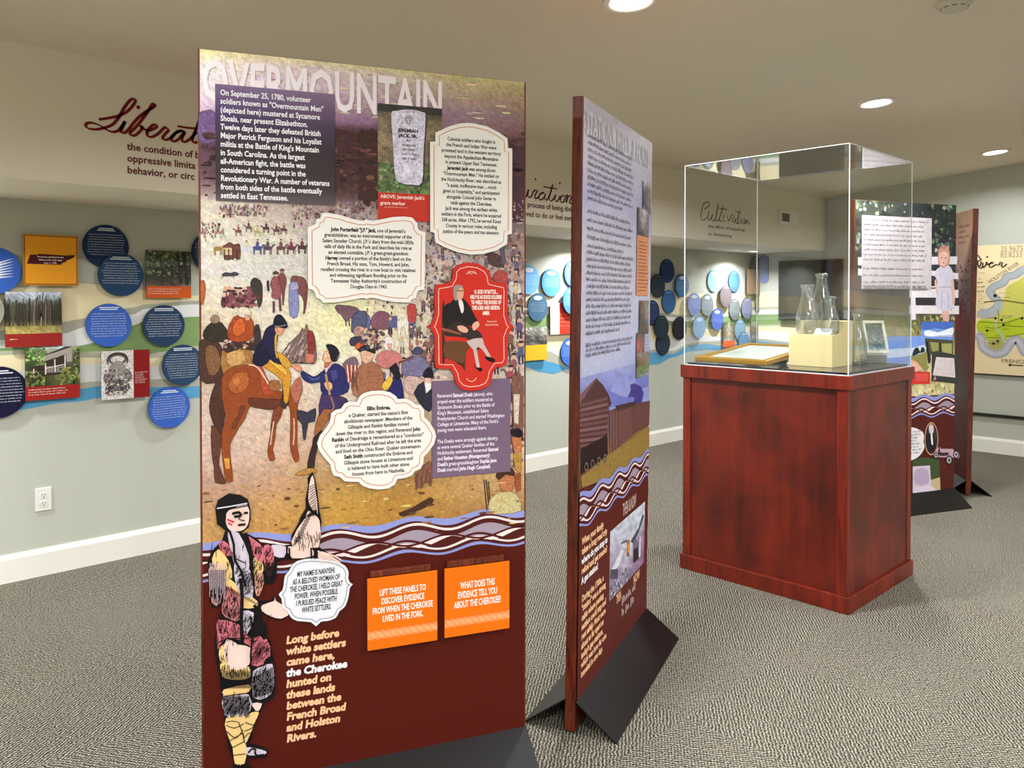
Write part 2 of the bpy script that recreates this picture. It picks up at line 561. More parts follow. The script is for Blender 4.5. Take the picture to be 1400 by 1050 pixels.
def baseboard(name, a, b, inward):
    mb = MB()
    d = (Vector(b) - Vector(a)).normalized()
    sf = Surf(a, d, (0, 0, 1))
    if sf.n.dot(Vector(inward)) < 0: sf = Surf(b, -d, (0, 0, 1))
    L = (Vector(b) - Vector(a)).length
    prof = [(0, 0), (0.014, 0), (0.014, 0.118), (0.009, 0.132), (0.006, 0.142), (0, 0.142)]
    V = [sf.w(0, z, q) for q, z in prof] + [sf.w(L, z, q) for q, z in prof]
    n = len(prof)
    mb.add(V, [(i, (i + 1) % n, n + (i + 1) % n, n + i) for i in range(n)] + [tuple(range(n)), tuple(range(2 * n - 1, n - 1, -1))], (1, 1, 1, 1))
    return struct(name, mb, M_WHITE)
baseboard('baseboard_left', (LWX, FWY, 0), (LWX, BWY, 0), (1, 0, 0))
baseboard('baseboard_back', (LWX, BWY, 0), (RWX, BWY, 0), (0, -1, 0))
baseboard('baseboard_right', (RWX, FWY, 0), (RWX, BWY, 0), (-1, 0, 0))

S_LEFT = Surf((LWX, 0, 0), (0, 1, 0), (0, 0, 1))
S_SOFF = Surf((SFX, 0, 0), (0, 1, 0), (0, 0, 1))
S_BACK = Surf((0, BWY, 0), (1, 0, 0), (0, 0, 1))

# ---- painted wave mural: boundaries from the top down, each sampled along the wall
MUR = [
 ((233, 220, 178), "-60,402 16,394 60,389 108,387 132,389 192,396 266,404 500,410 719,397 745,405 775,410 889,398 935,400 966,402 1013,402 1034,399"),
 ((170, 170, 152), "-60,458 0,452 86,440 118,435 178,421 200,416 266,411 450,428 600,432 719,427 745,429 775,424 889,414 903,428 935,431 966,431 1034,420"),
 ((226, 226, 224), "-60,470 0,465 86,456 120,446 178,431 200,422 266,416 450,434 600,436 719,430 745,431 775,427 889,418 903,433 935,434 966,433 1034,424"),
 ((128, 156, 98), "-60,478 0,476 86,474 112,473 120,470 178,446 200,438 266,433 450,440 600,440 719,433 748,431 775,430 889,436 935,440 961,434 1000,432 1034,430"),
 ((180, 180, 158), "-60,484 0,480 32,479 110,482 136,480 200,484 222,481 266,473 450,460 600,455 719,449 749,449 775,448 889,444 911,444 961,448 985,450 1034,444"),
 ((233, 220, 178), "-60,492 0,486 32,484 110,489 136,489 202,490 222,489 266,483 450,468 600,462 719,453 749,451 775,452 889,446 911,445 961,450 985,451 1034,446"),
 ((226, 226, 224), "-60,522 0,512 32,507 60,500 110,498 136,498 202,502 222,501 266,496 450,490 600,484 719,486 749,474 775,480 889,466 911,463 961,459 985,460 1034,452"),
 ((180, 178, 160), "-60,540 0,530 28,530 110,523 136,521 202,519 266,517 450,508 600,498 719,492 749,480 775,492 889,478 918,480 943,469 966,467 1034,463"),
 ((88, 160, 200), "-60,556 0,548 36,538 108,532 134,528 202,530 266,528 450,515 600,498 719,493 740,491 750,495 775,501 840,492 889,482 918,484 943,472 966,470 985,473 1034,466"),
 (None, "-60,574 0,564 20,561 36,559 80,551 108,549 134,544 202,542 266,544 450,530 600,512 719,502 740,509 757,511 775,505 840,500 889,499 899,498 918,489 945,480 966,478 987,479 1034,472"),
]
def interp(P, u):
    if u <= P[0][0]: return P[0][1]
    for a, b in zip(P, P[1:]):
        if u <= b[0]:
            t = (u - a[0]) / (b[0] - a[0]); t = t * t * (3 - 2 * t)
            return a[1] + (b[1] - a[1]) * t
    return P[-1][1]
bounds = [S_LEFT.pts(t) for _, t in MUR]
def mural(name, sf, us, fz, label, par):
    mb = MB()
    for k in range(len(MUR) - 1):
        c = lin(MUR[k][0])
        for a, b in zip(us, us[1:]):
            ta, tb, ba, bb = fz(k, a), fz(k, b), fz(k + 1, a), fz(k + 1, b)
            ba = min(ba, ta); bb = min(bb, tb)
            mb.add([sf.w(a, ba, .0012), sf.w(b, bb, .0012), sf.w(b, tb, .0012), sf.w(a, ta, .0012)], [(0, 1, 2, 3)], c)
    o = mb.build(name, M_MATTE, par)
    tag(o, label)
    return o
u_end = BWY
us = [-2.8 + i * (u_end + 2.8) / 260 for i in range(261)]
mural('wave_mural', S_LEFT, us, lambda k, u: interp(bounds[k], max(u, bounds[k][0][0])), 'painted bands of cream, white, green and blue waves along the wall', wall_left)
zlast = [interp(b, 8.4) for b in bounds]
def fback(k, x):
    u = x - LWX
    return zlast[k] + 0.05 * math.sin(u * 2.3 + k * 0.5) * min(1, u) + 0.02 * math.sin(u * 5.1 + k * 1.3) * min(1, u)
mural('wave_mural', S_BACK, [LWX + i * 0.03 for i in range(61)], fback, 'painted wave bands behind the television', wall_back)
mural('wave_mural', S_BACK, [-1.05 + i * 0.06 for i in range(95)], lambda k, x: fback(k, x) + 0.02, 'painted wave bands along the far end of the wall', wall_back)

# black rail on the back wall
ua, va = S_BACK.uv(1333, 565.5)
m = MB(); m.obox(S_BACK, ua - 2.0, va - 0.014, 1.2, va + 0.014, 0, 0.02)
o = m.build('trim_1', M_DARK, loc=(0, 0, 0)); o['kind'] = 'structure'

# ------------------------------------------------------------ lamps and ceiling fittings
def can(x, y, z, slope, label, grp, r=0.115):
    rt = root('ceiling_downlight', (x, y, z), label, 'light', grp)
    V, F = lathe([(r * .74, -0.004), (r * .80, -0.010), (r * .97, -0.008), (r, 0.0), (r * .74, 0.0)], 40, (0, 0, 0))
    mt = Matrix.Rotation(-math.atan(slope), 3, 'Y')
    mb = MB(); mb.add([mt @ Vector(p) + Vector((x, y, z)) for p in V], F, (1, 1, 1, 1)); mb.build('trim_ring', M_WHITE, rt, smooth=True)
    V, F = lathe([(0.0001, -0.006), (r * .4, -0.006), (r * .75, -0.004)], 40, (0, 0, 0))
    mb = MB(); mb.add([mt @ Vector(p) + Vector((x, y, z)) for p in V], F, (1, 1, 1, 1)); mb.build('lens', M_LENS, rt, smooth=True)
    return rt
lab = {(-2.07, 2.68): 'recessed round downlight above the two near panels, cut by the top of the photo',
       (-2.07, 5.18): 'recessed round downlight in the ceiling above and right of the glass case',
       (-2.07, 7.64): 'recessed round downlight in the ceiling nearest the back wall'}
for x in CAN_X:
    for y in CAN_Y:
        can(x, y, ceil_z(x) - 0.001, CSL, lab.get((x, y), 'recessed round ceiling downlight outside the frame, behind or beside the viewer'), 'recessed ceiling downlights')
for y in SOF_Y:
    l = 'small recessed downlight under the beige soffit seen through the glass case' if y == 7.83 else 'small recessed downlight under the beige soffit hidden from view'
    can(-4.40, y, SOFZ - 0.001, 0, l, 'downlights under the soffit', 0.08)

def ceil_hit(px, py):
    d = ray(px, py)
    t = (CEIL0 - SFX * CSL - EYE.z + EYE.x * CSL) / (d.z - d.x * CSL)
    return EYE + d * t
c = ceil_hit(1305, 1)
rt = root('smoke_detector', tuple(c), 'white round smoke detector on the ceiling at the top edge', 'detector')
V, F = lathe([(0.075, 0.0), (0.075, -0.014), (0.068, -0.022), (0.055, -0.030), (0.052, -0.036), (0.03, -0.041), (0.0001, -0.042)], 40, (c.x, c.y, c.z))
m = MB(); m.add(V, F, (1, 1, 1, 1)); m.build('housing', plain('detector_plastic', (206, 198, 182), .45), rt, smooth=True)
m = MB()
for i in range(10):
    a = i * math.pi / 5
    ca, sa = math.cos(a), math.sin(a)
    ring = []
    for rr, zz in ((0.0535, -0.034), (0.0545, -0.031)):
        for da in (-.2, .2):
            ring.append((c.x + rr * 1.04 * math.cos(a + da), c.y + rr * 1.04 * math.sin(a + da), c.z + zz - .0015))
    m.add([ring[0], ring[1], ring[3], ring[2]], [(0, 1, 2, 3)], (1, 1, 1, 1))
m.build('slots', M_DARK, rt)['kind'] = 'stuff'

# outlet
u0, v0 = S_LEFT.uv(46.5, 701); u1, v1 = S_LEFT.uv(71.5, 664)
cu, cv = (u0 + u1) / 2, (v0 + v1) / 2
b = S_LEFT.w(cu, cv - .057, 0)
rt = root('wall_outlet', tuple(b), 'white double socket outlet low on the grey wall', 'outlet')
m = MB(); m.obox(S_LEFT, cu - .038, cv - .060, cu + .038, cv + .060, 0, .007); m.build('cover_plate', M_PLASTIC, rt, bevel=.002)
for dv in (-.021, .021):
    m = MB(); P = [(cu + .017 * math.cos(a), cv + dv + max(-.014, min(.014, .017 * math.sin(a)))) for a in [i * math.pi / 12 for i in range(24)]]
    plate(m, S_LEFT, P, .006, .0095, (226, 224, 216)); so = m.build('socket', M_PRINT, rt)
    m = MB()
    for du in (-.0065, .0065): m.obox(S_LEFT, cu + du - .0012, cv + dv - .001, cu + du + .0012, cv + dv + .008, .009, .0100)
    P = [(cu + .0028 * math.cos(a), cv + dv - .0075 + .0028 * math.sin(a)) for a in [i * math.pi / 6 for i in range(12)]]
    plate(m, S_LEFT, P, .009, .0100, (255, 255, 255)); m.build('slots', M_DARK, so)

# alarm strobe on the soffit
u0, v0 = S_SOFF.uv(1063.5, 307); u1, v1 = S_SOFF.uv(1088, 287)
rt = root('wall_alarm', tuple(S_SOFF.w((u0 + u1) / 2, v0, 0)), 'white wall alarm with a small dark grille on the soffit beyond the glass case', 'alarm')
m = MB(); m.obox(S_SOFF, u0, v0, u1, v0 + .145, 0, .03); m.build('housing', M_PLASTIC, rt, bevel=.004)
m = MB(); m.obox(S_SOFF, u0 + (u1 - u0) * .08, v0 + .035, u0 + (u1 - u0) * .48, v0 + .115, .03, .033); gr = m.build('grille', plain('grille_grey', (92, 90, 84), .5), rt)
m = MB()
for i in range(6): m.obox(S_SOFF, u0 + (u1 - u0) * .10, v0 + .042 + i * .012, u0 + (u1 - u0) * .46, v0 + .047 + i * .012, .033, .035)
m.build('louvre', M_DARK, gr)['kind'] = 'stuff'

# television on the back wall
u0, v1 = S_BACK.uv(1068, 357); u1, _ = S_BACK.uv(1155, 357); _, v0 = S_BACK.uv(1068, 438)
rt = root('television', tuple(S_BACK.w((u0 + u1) / 2, v0, 0)), 'black flat television on the back wall behind the glass bottles', 'television')
m = MB(); m.obox(S_BACK, u0, v0, u1, v1, .025, .065); m.build('casing', M_DARK, rt, bevel=.004)
m = MB(); m.obox(S_BACK, u0 + .012, v0 + .018, u1 - .012, v1 - .012, .065, .0665); m.build('screen', M_SCREEN, rt)
m = MB(); m.obox(S_BACK, u0 + .15, v0 + .15, u1 - .15, v1 - .15, 0, .026); m.build('wall_bracket', M_DARK, rt)

# ------------------------------------------------------------ lettering painted on the soffit
DKRED = (118, 18, 22)
def script_word(mb, sf, strokes, ox, oy, s, wd, col, off=.0012):
    for t in strokes:
        P = sf.pts(t, ox, oy, s)
        if len(P) == 1:
            a, b = P[0]
            poly(mb, sf, [(a + wd * .75 * math.cos(k), b + wd * .75 * math.sin(k)) for k in [i * math.pi / 6 for i in range(12)]], col, off + .0001)
            continue
        P = smoothp(P, 7, False)
        # pen held at a slant: thick on down strokes
        stroke(mb, sf, P, wd, col, off, taper=lambda t, dx, dy: 0.55 + 0.75 * abs(dy * 0.8 + dx * 0.35))
m = MB()
script_word(m, S_SOFF, ["675,317 750,306 815,290 865,265 905,225 925,190 915,177 890,185 850,235 810,305 770,350 720,372 660,384 610,380 586,362 598,342 640,342 690,362 735,390 772,402 808,392 835,362 855,330 835,372 826,400 846,408 872,392 905,350",
  "945,234", "905,350 950,300 1000,262 1050,232 1058,215 1042,213 1010,262 965,325 925,372 892,405 895,424 925,424 958,396 975,370 960,362 972,378 1000,388",
  "1000,395 1035,388 1070,368 1062,352 1035,362 1006,400 1012,432 1045,434 1085,410 1125,372 1140,378 1150,392 1125,420 1112,448 1135,456 1168,440 1200,410 1240,396 1262,402 1240,392 1205,405 1172,445 1180,466 1215,455 1262,405 1245,440 1248,468 1275,466 1310,440 1345,400",
  "1212,362 1270,372 1345,380", "1375,290 1340,380 1315,450 1325,475 1350,470"], 0, 100, 5.0, .0125, DKRED)
block(m, S_SOFF, ["the condition of b", "oppressive limita", "behavior, or circ"], 173.5, 204.5, 273, 236.5, (108, 40, 38), .0013, bold=1, k=.88, slope=.12)
# second word, seen between the two near panels
script_word(m, S_SOFF, ["60,190 80,225 95,262 110,232 118,205 112,240 120,262 138,255 150,225 168,210 182,218 165,245 165,270 185,262 205,238 230,228 208,232 192,258 200,280 225,268 240,238 232,262 245,282 262,262 275,230 292,170",
  "225,186 255,190 290,196 325,202", "292,170 275,230 265,268 280,288 300,268 312,245 305,275 318,292 335,275 345,250", "168,132", "342,160",
  "345,285 352,258 370,248 380,262 372,290 355,298 345,285", "385,255 395,245 388,300 400,262 415,250 424,262 412,300 425,304 440,290"], 700, 220, 5.25, .0110, (92, 30, 26))
block(m, S_SOFF, ["the process of being divinely", "moved to do or feel something"], 708.5, 281.5, 800, 294.5, (100, 58, 48), .0013, bold=1, k=.82, slope=.09)
script_word(m, S_SOFF, ["262,372 240,385 228,430 225,460 238,470 262,455", "262,372 272,380 262,400 246,410", "270,425 262,455 272,470 290,440 282,465 296,474 310,440 318,380 308,440 305,470 318,474", 
  "318,474 332,440 345,392 330,445 326,474 342,476", "322,408 345,412 365,415", "350,440 345,470 358,478", "358,410", "368,445 372,475 386,452 390,440 402,450", "402,455 392,472 400,482 415,460 408,480 420,484 430,420 420,484 432,484",
  "408,422 440,432", "440,458 436,482 446,486", "432,412", "452,468 446,482 455,490 462,478 456,466 466,470 464,490 476,470 480,490 488,488"], 900, 180, 3.889, .0105, (88, 34, 30))
block(m, S_SOFF, ["the effort of acquiring", "or developing"], 968, 311, 1018, 321.5, (120, 76, 60), .0013, bold=1, k=.62, slope=.12)
lt = m.build('lettering', M_MATTE, soffit)
tag(lt, 'dark red script words with small definitions on the soffit')

# ------------------------------------------------------------ discs and photo boards on the walls
RND = random.Random(7)
def disc(sf, px, py, col, label, r=.118, tone=(225, 232, 240), off=.012, shape='text', group='round text discs on the wave mural', sp0=0):
    u, v = sf.uv(px, py)
    rt = root('text_disc', tuple(sf.w(u, v, 0)), label, 'sign', group)
    rnd = random.Random(int(px * 7 + py))
    P = [(u + r * math.cos(a), v + r * math.sin(a)) for a in [i * math.pi / 24 for i in range(48)]]
    m = MB(); plate(m, sf, P, off, off + .009, col, tuple(int(q * .35) for q in col)); m.build('board', M_PRINT, rt)
    m = MB(); plate(m, sf, [(u + .03 * math.cos(a), v + .03 * math.sin(a)) for a in [i * math.pi / 8 for i in range(16)]], sp0, off, (40, 40, 44)); m.build('spacer', M_DARK, rt)
    m = MB()
    o2 = off + .0094
    h = r * .032
    if shape in ('text', 'full'):
        for i in range(2 if shape == 'text' else 3):
            vv = v + r * (.80 - i * .085)
            wl = r * rnd.uniform(.3, .5)
            dashes(m, sf, u - wl, vv, u + wl, vv, 1, h * 1.3, tone, o2, rnd, 0, 'C', wordy=False)
        n = rnd.choice((9, 10, 11))
        for i in range(n):
            t = .52 - i * .115
            half = r * math.sqrt(max(0.02, 1 - t * t)) * rnd.uniform(.78, .9)
            dashes(m, sf, u - half, v + r * t, u + half, v, 1, h * 1.15, tone, o2, rnd, .06, 'C')
    elif shape == 'band':      # pale printed discs with a white cloud of print near the top
        P = [(u + r * .45 * math.cos(a), v + r * .66 + r * .16 * math.sin(a)) for a in [i * math.pi / 10 for i in range(20)]]
        poly(m, sf, P, tone, o2)
        for i in range(6):
            t = .3 - i * .12
            half = r * math.sqrt(1 - t * t) * .8
            dashes(m, sf, u - half, v + r * t, u + half, v, 1, h, tone, o2, rnd, .1, 'C')
    elif shape == 'blot':
        for i in range(7):
            P = [(u - r * .5, v + r * (.3 - i * .1)), (u + r * rnd.uniform(-.1, .2), v + r * (.34 - i * .1)), (u + r * .75, v + r * (.55 - i * .13)), (u + r * .1, v + r * (.26 - i * .1))]
            poly(m, sf, P, tone, o2 + i * .00005)
    m.build('lettering', M_PRINT, rt)
    return rt
NAVY, BLUE, INK = (30, 52, 88), (58, 98, 186), (34, 44, 66)
disc(S_LEFT, -9, 370, BLUE, 'bright blue disc with a white swirl, cut by the left edge of the photo', shape='blot')
disc(S_LEFT, 144, 337, NAVY, 'navy text disc between the orange state board and the woodland photo, upper of two overlapping', shape='text', off=.006)
disc(S_LEFT, 163, 376, (36, 66, 98), 'navy text disc overlapping the lower edge of the disc above it', off=.022)
disc(S_LEFT, 147.5, 444.5, BLUE, 'bright blue text disc directly above the photo of a carved mound engraving')
disc(S_LEFT, 222.5, 445, (38, 62, 92), 'dark navy text disc directly below the woodland photo with the orange caption')
disc(S_LEFT, 247.5, 498.5, (42, 68, 98), 'dark navy text disc partly behind the tall panel, right of the engraving board', off=.02)
disc(S_LEFT, 230, 556.5, BLUE, 'bright blue text disc, lowest on the wall beside the tall panel')
disc(S_LEFT, -3, 536, (26, 24, 52), 'near-black purple text disc at the left edge beside the porch photo', r=.13)
disc(S_LEFT, -34, 425, (150, 150, 132), 'taupe text disc just past the left edge of the photo', off=.026)
disc(S_LEFT, 287, 345, NAVY, 'navy text disc almost hidden behind the tall near panel')
# between the panels
PALE, MID, SLATE = (118, 176, 226), (84, 144, 216), (74, 106, 132)
disc(S_LEFT, 721, 382.5, PALE, 'pale blue disc whose right half shows beside the tall near panel', shape='band', r=.122)
disc(S_LEFT, 751.5, 386.5, MID, 'pale blue disc in the gap between the near panels, just left of the wooden edge', shape='band')
disc(S_LEFT, 782, 374, MID, 'blue disc mostly hidden behind the wooden edge of the second panel, upper', shape='band')
disc(S_LEFT, 733, 420, SLATE, 'slate blue disc above the small photo with the yellow caption', shape='band', tone=(190, 214, 226))
disc(S_LEFT, 776, 411, (74, 130, 214), 'blue disc overlapping the red and white board in the gap', shape='band', off=.046, sp0=.028)
disc(S_LEFT, 777, 481, (70, 116, 196), 'blue disc below the red and white board, half hidden by the wooden edge', shape='band')
# beyond the second panel
D3 = [(911, 370.5, (36, 58, 112), 'dark blue disc, highest of the cluster right of the second panel', 'text'),
 (896.5, 391, (44, 54, 66), 'charcoal disc touching the far edge of the second panel, upper', 'text'),
 (928.5, 390.5, (66, 116, 170), 'steel blue disc with two dark lines just left of the glass case edge', 'band'),
 (913, 412.5, (52, 96, 142), 'plain steel blue disc below the dark blue highest disc', 'text'),
 (889, 427, (44, 54, 92), 'dark indigo disc mostly hidden by the second panel', 'text'),
 (900.5, 447.5, (30, 46, 58), 'near-black teal disc, upper of an overlapping dark pair', 'text'),
 (905, 469.5, (40, 52, 66), 'dark slate disc, lower of the overlapping dark pair', 'text'),
 (926.8, 448.6, (34, 26, 38), 'near-black disc beside the left edge of the glass case', 'text'),
 (945, 416, (96, 128, 208), 'periwinkle disc just inside the left edge of the glass case', 'band'),
 (974.3, 384, (136, 184, 224), 'pale sky blue disc, upper left of those seen through the glass', 'band'),
 (964.3, 417, (120, 132, 140), 'grey disc with dark cross lines seen through the glass', 'band'),
 (988.3, 405, (104, 92, 96), 'mauve grey disc between two brighter discs seen through the glass', 'text'),
 (1002.5, 384.5, (74, 112, 196), 'bright royal blue disc high on the mural seen through the glass', 'text'),
 (977.6, 436.5, (64, 96, 184), 'royal blue disc above left of the orange captioned photo', 'band'),
 (951.8, 447, (122, 166, 206), 'light blue disc, lowest at left seen through the glass', 'band'),
 (1003, 423, (112, 118, 120), 'grey disc left of the lavender disc seen through the glass', 'text'),
 (1018.5, 421.5, (116, 120, 150), 'lavender grey disc right of the grey one seen through the glass', 'text'),
 (1035.4, 413, (104, 104, 84), 'olive disc nearest the corner of the room', 'text'),
 (1010.5, 451, (112, 148, 172), 'dusty blue disc right of the orange captioned photo', 'text'),
 (1014.5, 468, (96, 138, 176), 'dusty blue disc just above the gold frame', 'text'),
 (1029.5, 364, (62, 60, 60), 'dark grey disc behind the brown text board', 'text')]
for k, (px, py, c, l, shp) in enumerate(D3):
    r = .118
    disc(S_LEFT if px < 1031 else S_LEFT, px, py, c, l, r=r, shape=shp, tone=(196, 210, 224) if shp == 'band' else tuple(min(255, int(q * 1.5 + 20)) for q in c), off=.006 + .012 * (k % 3))

def board(sf, x0, y0, x1, y1, name, label, cat='picture', off=.018, th=.008, y0r=None, group=None):
    """a square-cut board: left px x0, top y0 and bottom y1 measured at x0, right px x1"""
    u0, v1 = sf.uv(x0, y0); _, v0 = sf.uv(x0, y1); u1, _ = sf.uv(x1, y0)
    rt = root(name, tuple(sf.w((u0 + u1) / 2, v0, 0)), label, cat, group)
    m = MB(); m.obox(sf, u0, v0, u1, v1, off, off + th); m.build('board', M_DARK, rt)
    m = MB(); m.obox(sf, (u0 + u1) / 2 - .04, (v0 + v1) / 2 - .04, (u0 + u1) / 2 + .04, (v0 + v1) / 2 + .04, 0, off); m.build('spacer', M_DARK, rt)
    return rt, u0, v0, u1, v1, off + th + .0003

def gridart(mb, sf, u0, v0, u1, v1, rows, off, nx=16, ny=16, jit=.18, seed=1):
    """rows: colours top to bottom, each a list left to right; blended over a fine grid with jitter"""
    rnd = random.Random(seed)
    R = len(rows)
    def colr(s, t):
        y = t * (R - 1); j = min(int(y), R - 2) if R > 1 else 0; fy = y - j
        def row(r):
            x = s * (len(r) - 1); i = min(int(x), max(len(r) - 2, 0)); fx = x - i
            a, b = r[i], r[min(i + 1, len(r) - 1)]
            return [a[q] + (b[q] - a[q]) * fx for q in range(3)]
        A, B = row(rows[j]), row(rows[min(j + 1, R - 1)])
        k = 1 + rnd.uniform(-jit, jit)
        return lin([max(0, min(255, (A[q] + (B[q] - A[q]) * fy) * k)) for q in range(3)])
    V = []; C = []
    for j in range(ny + 1):
        for i in range(nx + 1):
            s, t = i / nx, j / ny
            V.append(sf.w(u0 + (u1 - u0) * s, v1 + (v0 - v1) * t, off)); C.append(colr(s, t))
    F = [(j * (nx + 1) + i, (j + 1) * (nx + 1) + i, (j + 1) * (nx + 1) + i + 1, j * (nx + 1) + i + 1) for j in range(ny) for i in range(nx)]
    mb.add(V, F, (1, 1, 1, 1), C)

def dabs(mb, sf, u0, v0, u1, v1, n, size, pal, off, seed, asp=1.0):
    rnd = random.Random(seed)
    for i in range(n):
        u = rnd.uniform(u0, u1); v = rnd.uniform(v0, v1); s = size * rnd.uniform(.4, 1.3)
        k = rnd.choice((4, 5, 6))
        P = [(min(u1, max(u0, u + s * rnd.uniform(.5, 1) * math.cos(a))), min(v1, max(v0, v + s * asp * rnd.uniform(.5, 1) * math.sin(a)))) for a in [q * 2 * math.pi / k + rnd.random() for q in range(k)]]
        P.sort(key=lambda p: math.atan2(p[1] - v, p[0] - u))
        c = rnd.choice(pal)
        c = lin([max(0, min(255, x * rnd.uniform(.85, 1.15))) for x in c])
        mb.add([sf.w(a, b, off + (i % 12) * .00002) for a, b in P], [tuple(range(k))], c)

# orange board with the dark outline of the state
rt, u0, v0, u1, v1, o = board(S_LEFT, 28.5, 320, 103.5, 390, 'state_board', 'orange square board with a dark state outline, upper left wall', 'sign', off=.03)
m = MB(); rect(m, S_LEFT, u0, v0, u1, v1, (206, 130, 40), o); rect(m, S_LEFT, u0 + .006, v0 + .006, u1 - .006, v1 - .006, (70, 36, 20), o + .0002)
rect(m, S_LEFT, u0 + .009, v0 + .009, u1 - .009, v1 - .009, (238, 160, 40), o + .0004)
poly(m, S_LEFT, S_LEFT.pts("170,404 192,342 245,342 250,337 430,348 498,345 490,362 462,376 440,382 432,394 410,400 403,412", 0, 280, 5), (74, 22, 26), o + .0006)
m.build('print', M_PRINT, rt)
m = MB(); block(m, S_LEFT, ["Tennessee admitted to the", "Union as the 16th state", "June 1, 1796"], 47.5, 352.2, 84, 360.3, (240, 225, 215), o + .0009, align='C', bold=1, k=.72, slope=.02); m.build('lettering', M_PRINT, rt)

def caption(m, sf, u0, v0, u1, v1, o, n, col=(238, 220, 210), k=.9, h=.006, seed=3):
    rnd = random.Random(seed)
    W = u1 - u0
    dashes(m, sf, u0 + W * .05, v1 - .018, u0 + W * (.05 + k * .9), v1 - .018 - (n - 1) * .013, n, h, col, o, rnd, .2)

# woodland photo with orange caption
G1, G2, G3, BR = (66, 84, 44), (34, 42, 26), (112, 128, 78), (72, 58, 44)
rt, u0, v0, u1, v1, o = board(S_LEFT, 197, 342, 258.5, 407.5, 'woodland_photo', 'woodland photo board with an orange caption strip, beside the navy discs')
H = v1 - v0; vc = v0 + H * .25
m = MB(); gridart(m, S_LEFT, u0, vc, u1, v1, [[G2, (86, 100, 60), G2], [(90, 104, 64), G1, (60, 66, 44)], [(84, 96, 60), G2, BR], [G2, (58, 50, 36), G2], [(104, 92, 76), (90, 70, 56), (120, 112, 90)]], o, 16, 16, .3, 3)
dabs(m, S_LEFT, u0, vc + H * .2, u1, v1, 160, .012, [G2, (28, 34, 20), G3, (140, 156, 110), BR], o + .0002, 4)
for a, w_ in ((.70, .02), (.84, .03), (.3, .01), (.5, .008)):
    stroke(m, S_LEFT, [(u0 + (u1 - u0) * (a + .07), vc + H * .04), (u0 + (u1 - u0) * a, v1)], w_ * .6, (26, 22, 16), o + .0006)
m.build('print', M_PHOTO, rt)
m = MB(); rect(m, S_LEFT, u0, v0, u1, vc, (210, 92, 34), o + .0003); caption(m, S_LEFT, u0, v0, u1, vc, o + .0006, 3, seed=5); m.build('caption', M_PRINT, rt)

# bare trees photo with red caption
rt, u0, v0, u1, v1, o = board(S_LEFT, 5, 399, 82.5, 475, 'meadow_photo', 'photo board of bare tall trees over a mown meadow with a red caption strip')
H = v1 - v0; vc = v0 + H * .24
m = MB(); gridart(m, S_LEFT, u0, vc, u1, v1, [[(196, 204, 220)], [(150, 158, 160), (190, 196, 210), (130, 138, 130)], [(70, 76, 58), (84, 84, 70), (74, 70, 58)], [(84, 78, 62), (66, 60, 52), (92, 84, 66)], [(50, 50, 36), (44, 42, 32)], [(176, 158, 88), (150, 138, 80)], [(196, 176, 104), (170, 152, 92)]], o, 20, 20, .18, 5)
rn = random.Random(9)
for i in range(34):
    a = i / 34 + rn.uniform(-.01, .01)
    stroke(m, S_LEFT, [(u0 + (u1 - u0) * a, vc + H * .14), (u0 + (u1 - u0) * min(1, a + rn.uniform(-.02, .02)), v1 - H * rn.uniform(.10, .22))], .003 + .004 * rn.random(), rn.choice([(62, 56, 44), (150, 138, 116), (90, 82, 66), (44, 44, 32)]), o + .0003 + i * .00001)
for a, b in ((.6, .05), (.66, .02), (.56, .07), (.72, .06)):
    stroke(m, S_LEFT, [(u0 + (u1 - u0) * .62, vc + H * .3), (u0 + (u1 - u0) * a, v1 - H * b)], .004, (66, 60, 54), o + .0008)
m.build('print', M_SOFT, rt)
m = MB(); rect(m, S_LEFT, u0, v0, u1, vc, (152, 42, 36), o + .0003); rn = random.Random(2); dashes(m, S_LEFT, u0 + .018, vc - .03, u0 + .055, vc, 1, .006, (240, 225, 215), o + .0006, rn, 0); m.build('caption', M_PRINT, rt)

# porch photo
rt, u0, v0, u1, v1, o = board(S_LEFT, 32.5, 475.5, 107, 548, 'porch_photo', 'photo board of a white house porch among shrubs with a red caption strip')
H = v1 - v0; W = u1 - u0; vc = v0 + H * .26
Q = lambda s: [(u0 + W * float(a), vc + (v1 - vc) * float(b)) for a, b in (q.split(',') for q in s.split())]
m = MB(); gridart(m, S_LEFT, u0, vc, u1, v1, [[(96, 128, 66), (170, 186, 160), (220, 226, 232), (120, 140, 90)], [(60, 82, 44), (110, 110, 90), (150, 140, 128), (84, 96, 60)], [(54, 66, 40), (70, 60, 52), (80, 66, 56), (70, 82, 50)], [(90, 98, 58), (60, 66, 40), (110, 112, 62), (60, 68, 40)], [(76, 70, 48), (40, 44, 30), (96, 96, 56), (50, 54, 34)]], o, 18, 18, .2, 6)
poly(m, S_LEFT, Q(".40,.86 .85,1 .85,.60 .30,.60"), (170, 158, 144), o + .0002)
poly(m, S_LEFT, Q(".10,.46 .30,.62 .74,.80 .76,.28 .10,.26"), (56, 42, 36), o + .0003)
poly(m, S_LEFT, Q(".28,.76 .36,.82 .86,.99 .82,1 .72,1"), (60, 56, 60), o + .0004)
for a, b, cc in ((.15, .26, .46), (.36, .3, .6), (.53, .34, .68), (.72, .36, .78)): stroke(m, S_LEFT, Q("%f,%f %f,%f" % (a, b, a, cc)), .006, (224, 218, 206), o + .0006)
for i in range(12): stroke(m, S_LEFT, Q("%f,.34 %f,.50" % (.38 + i * .028, .38 + i * .028)), .002, (226, 220, 210), o + .0006)
stroke(m, S_LEFT, Q(".37,.46 .72,.54"), .004, (226, 220, 210), o + .0007)
dabs(m, S_LEFT, u0, vc, u0 + W * .35, vc + H * .30, 60, .012, [(110, 122, 62), (50, 60, 34), (140, 146, 84)], o + .0009, 8)
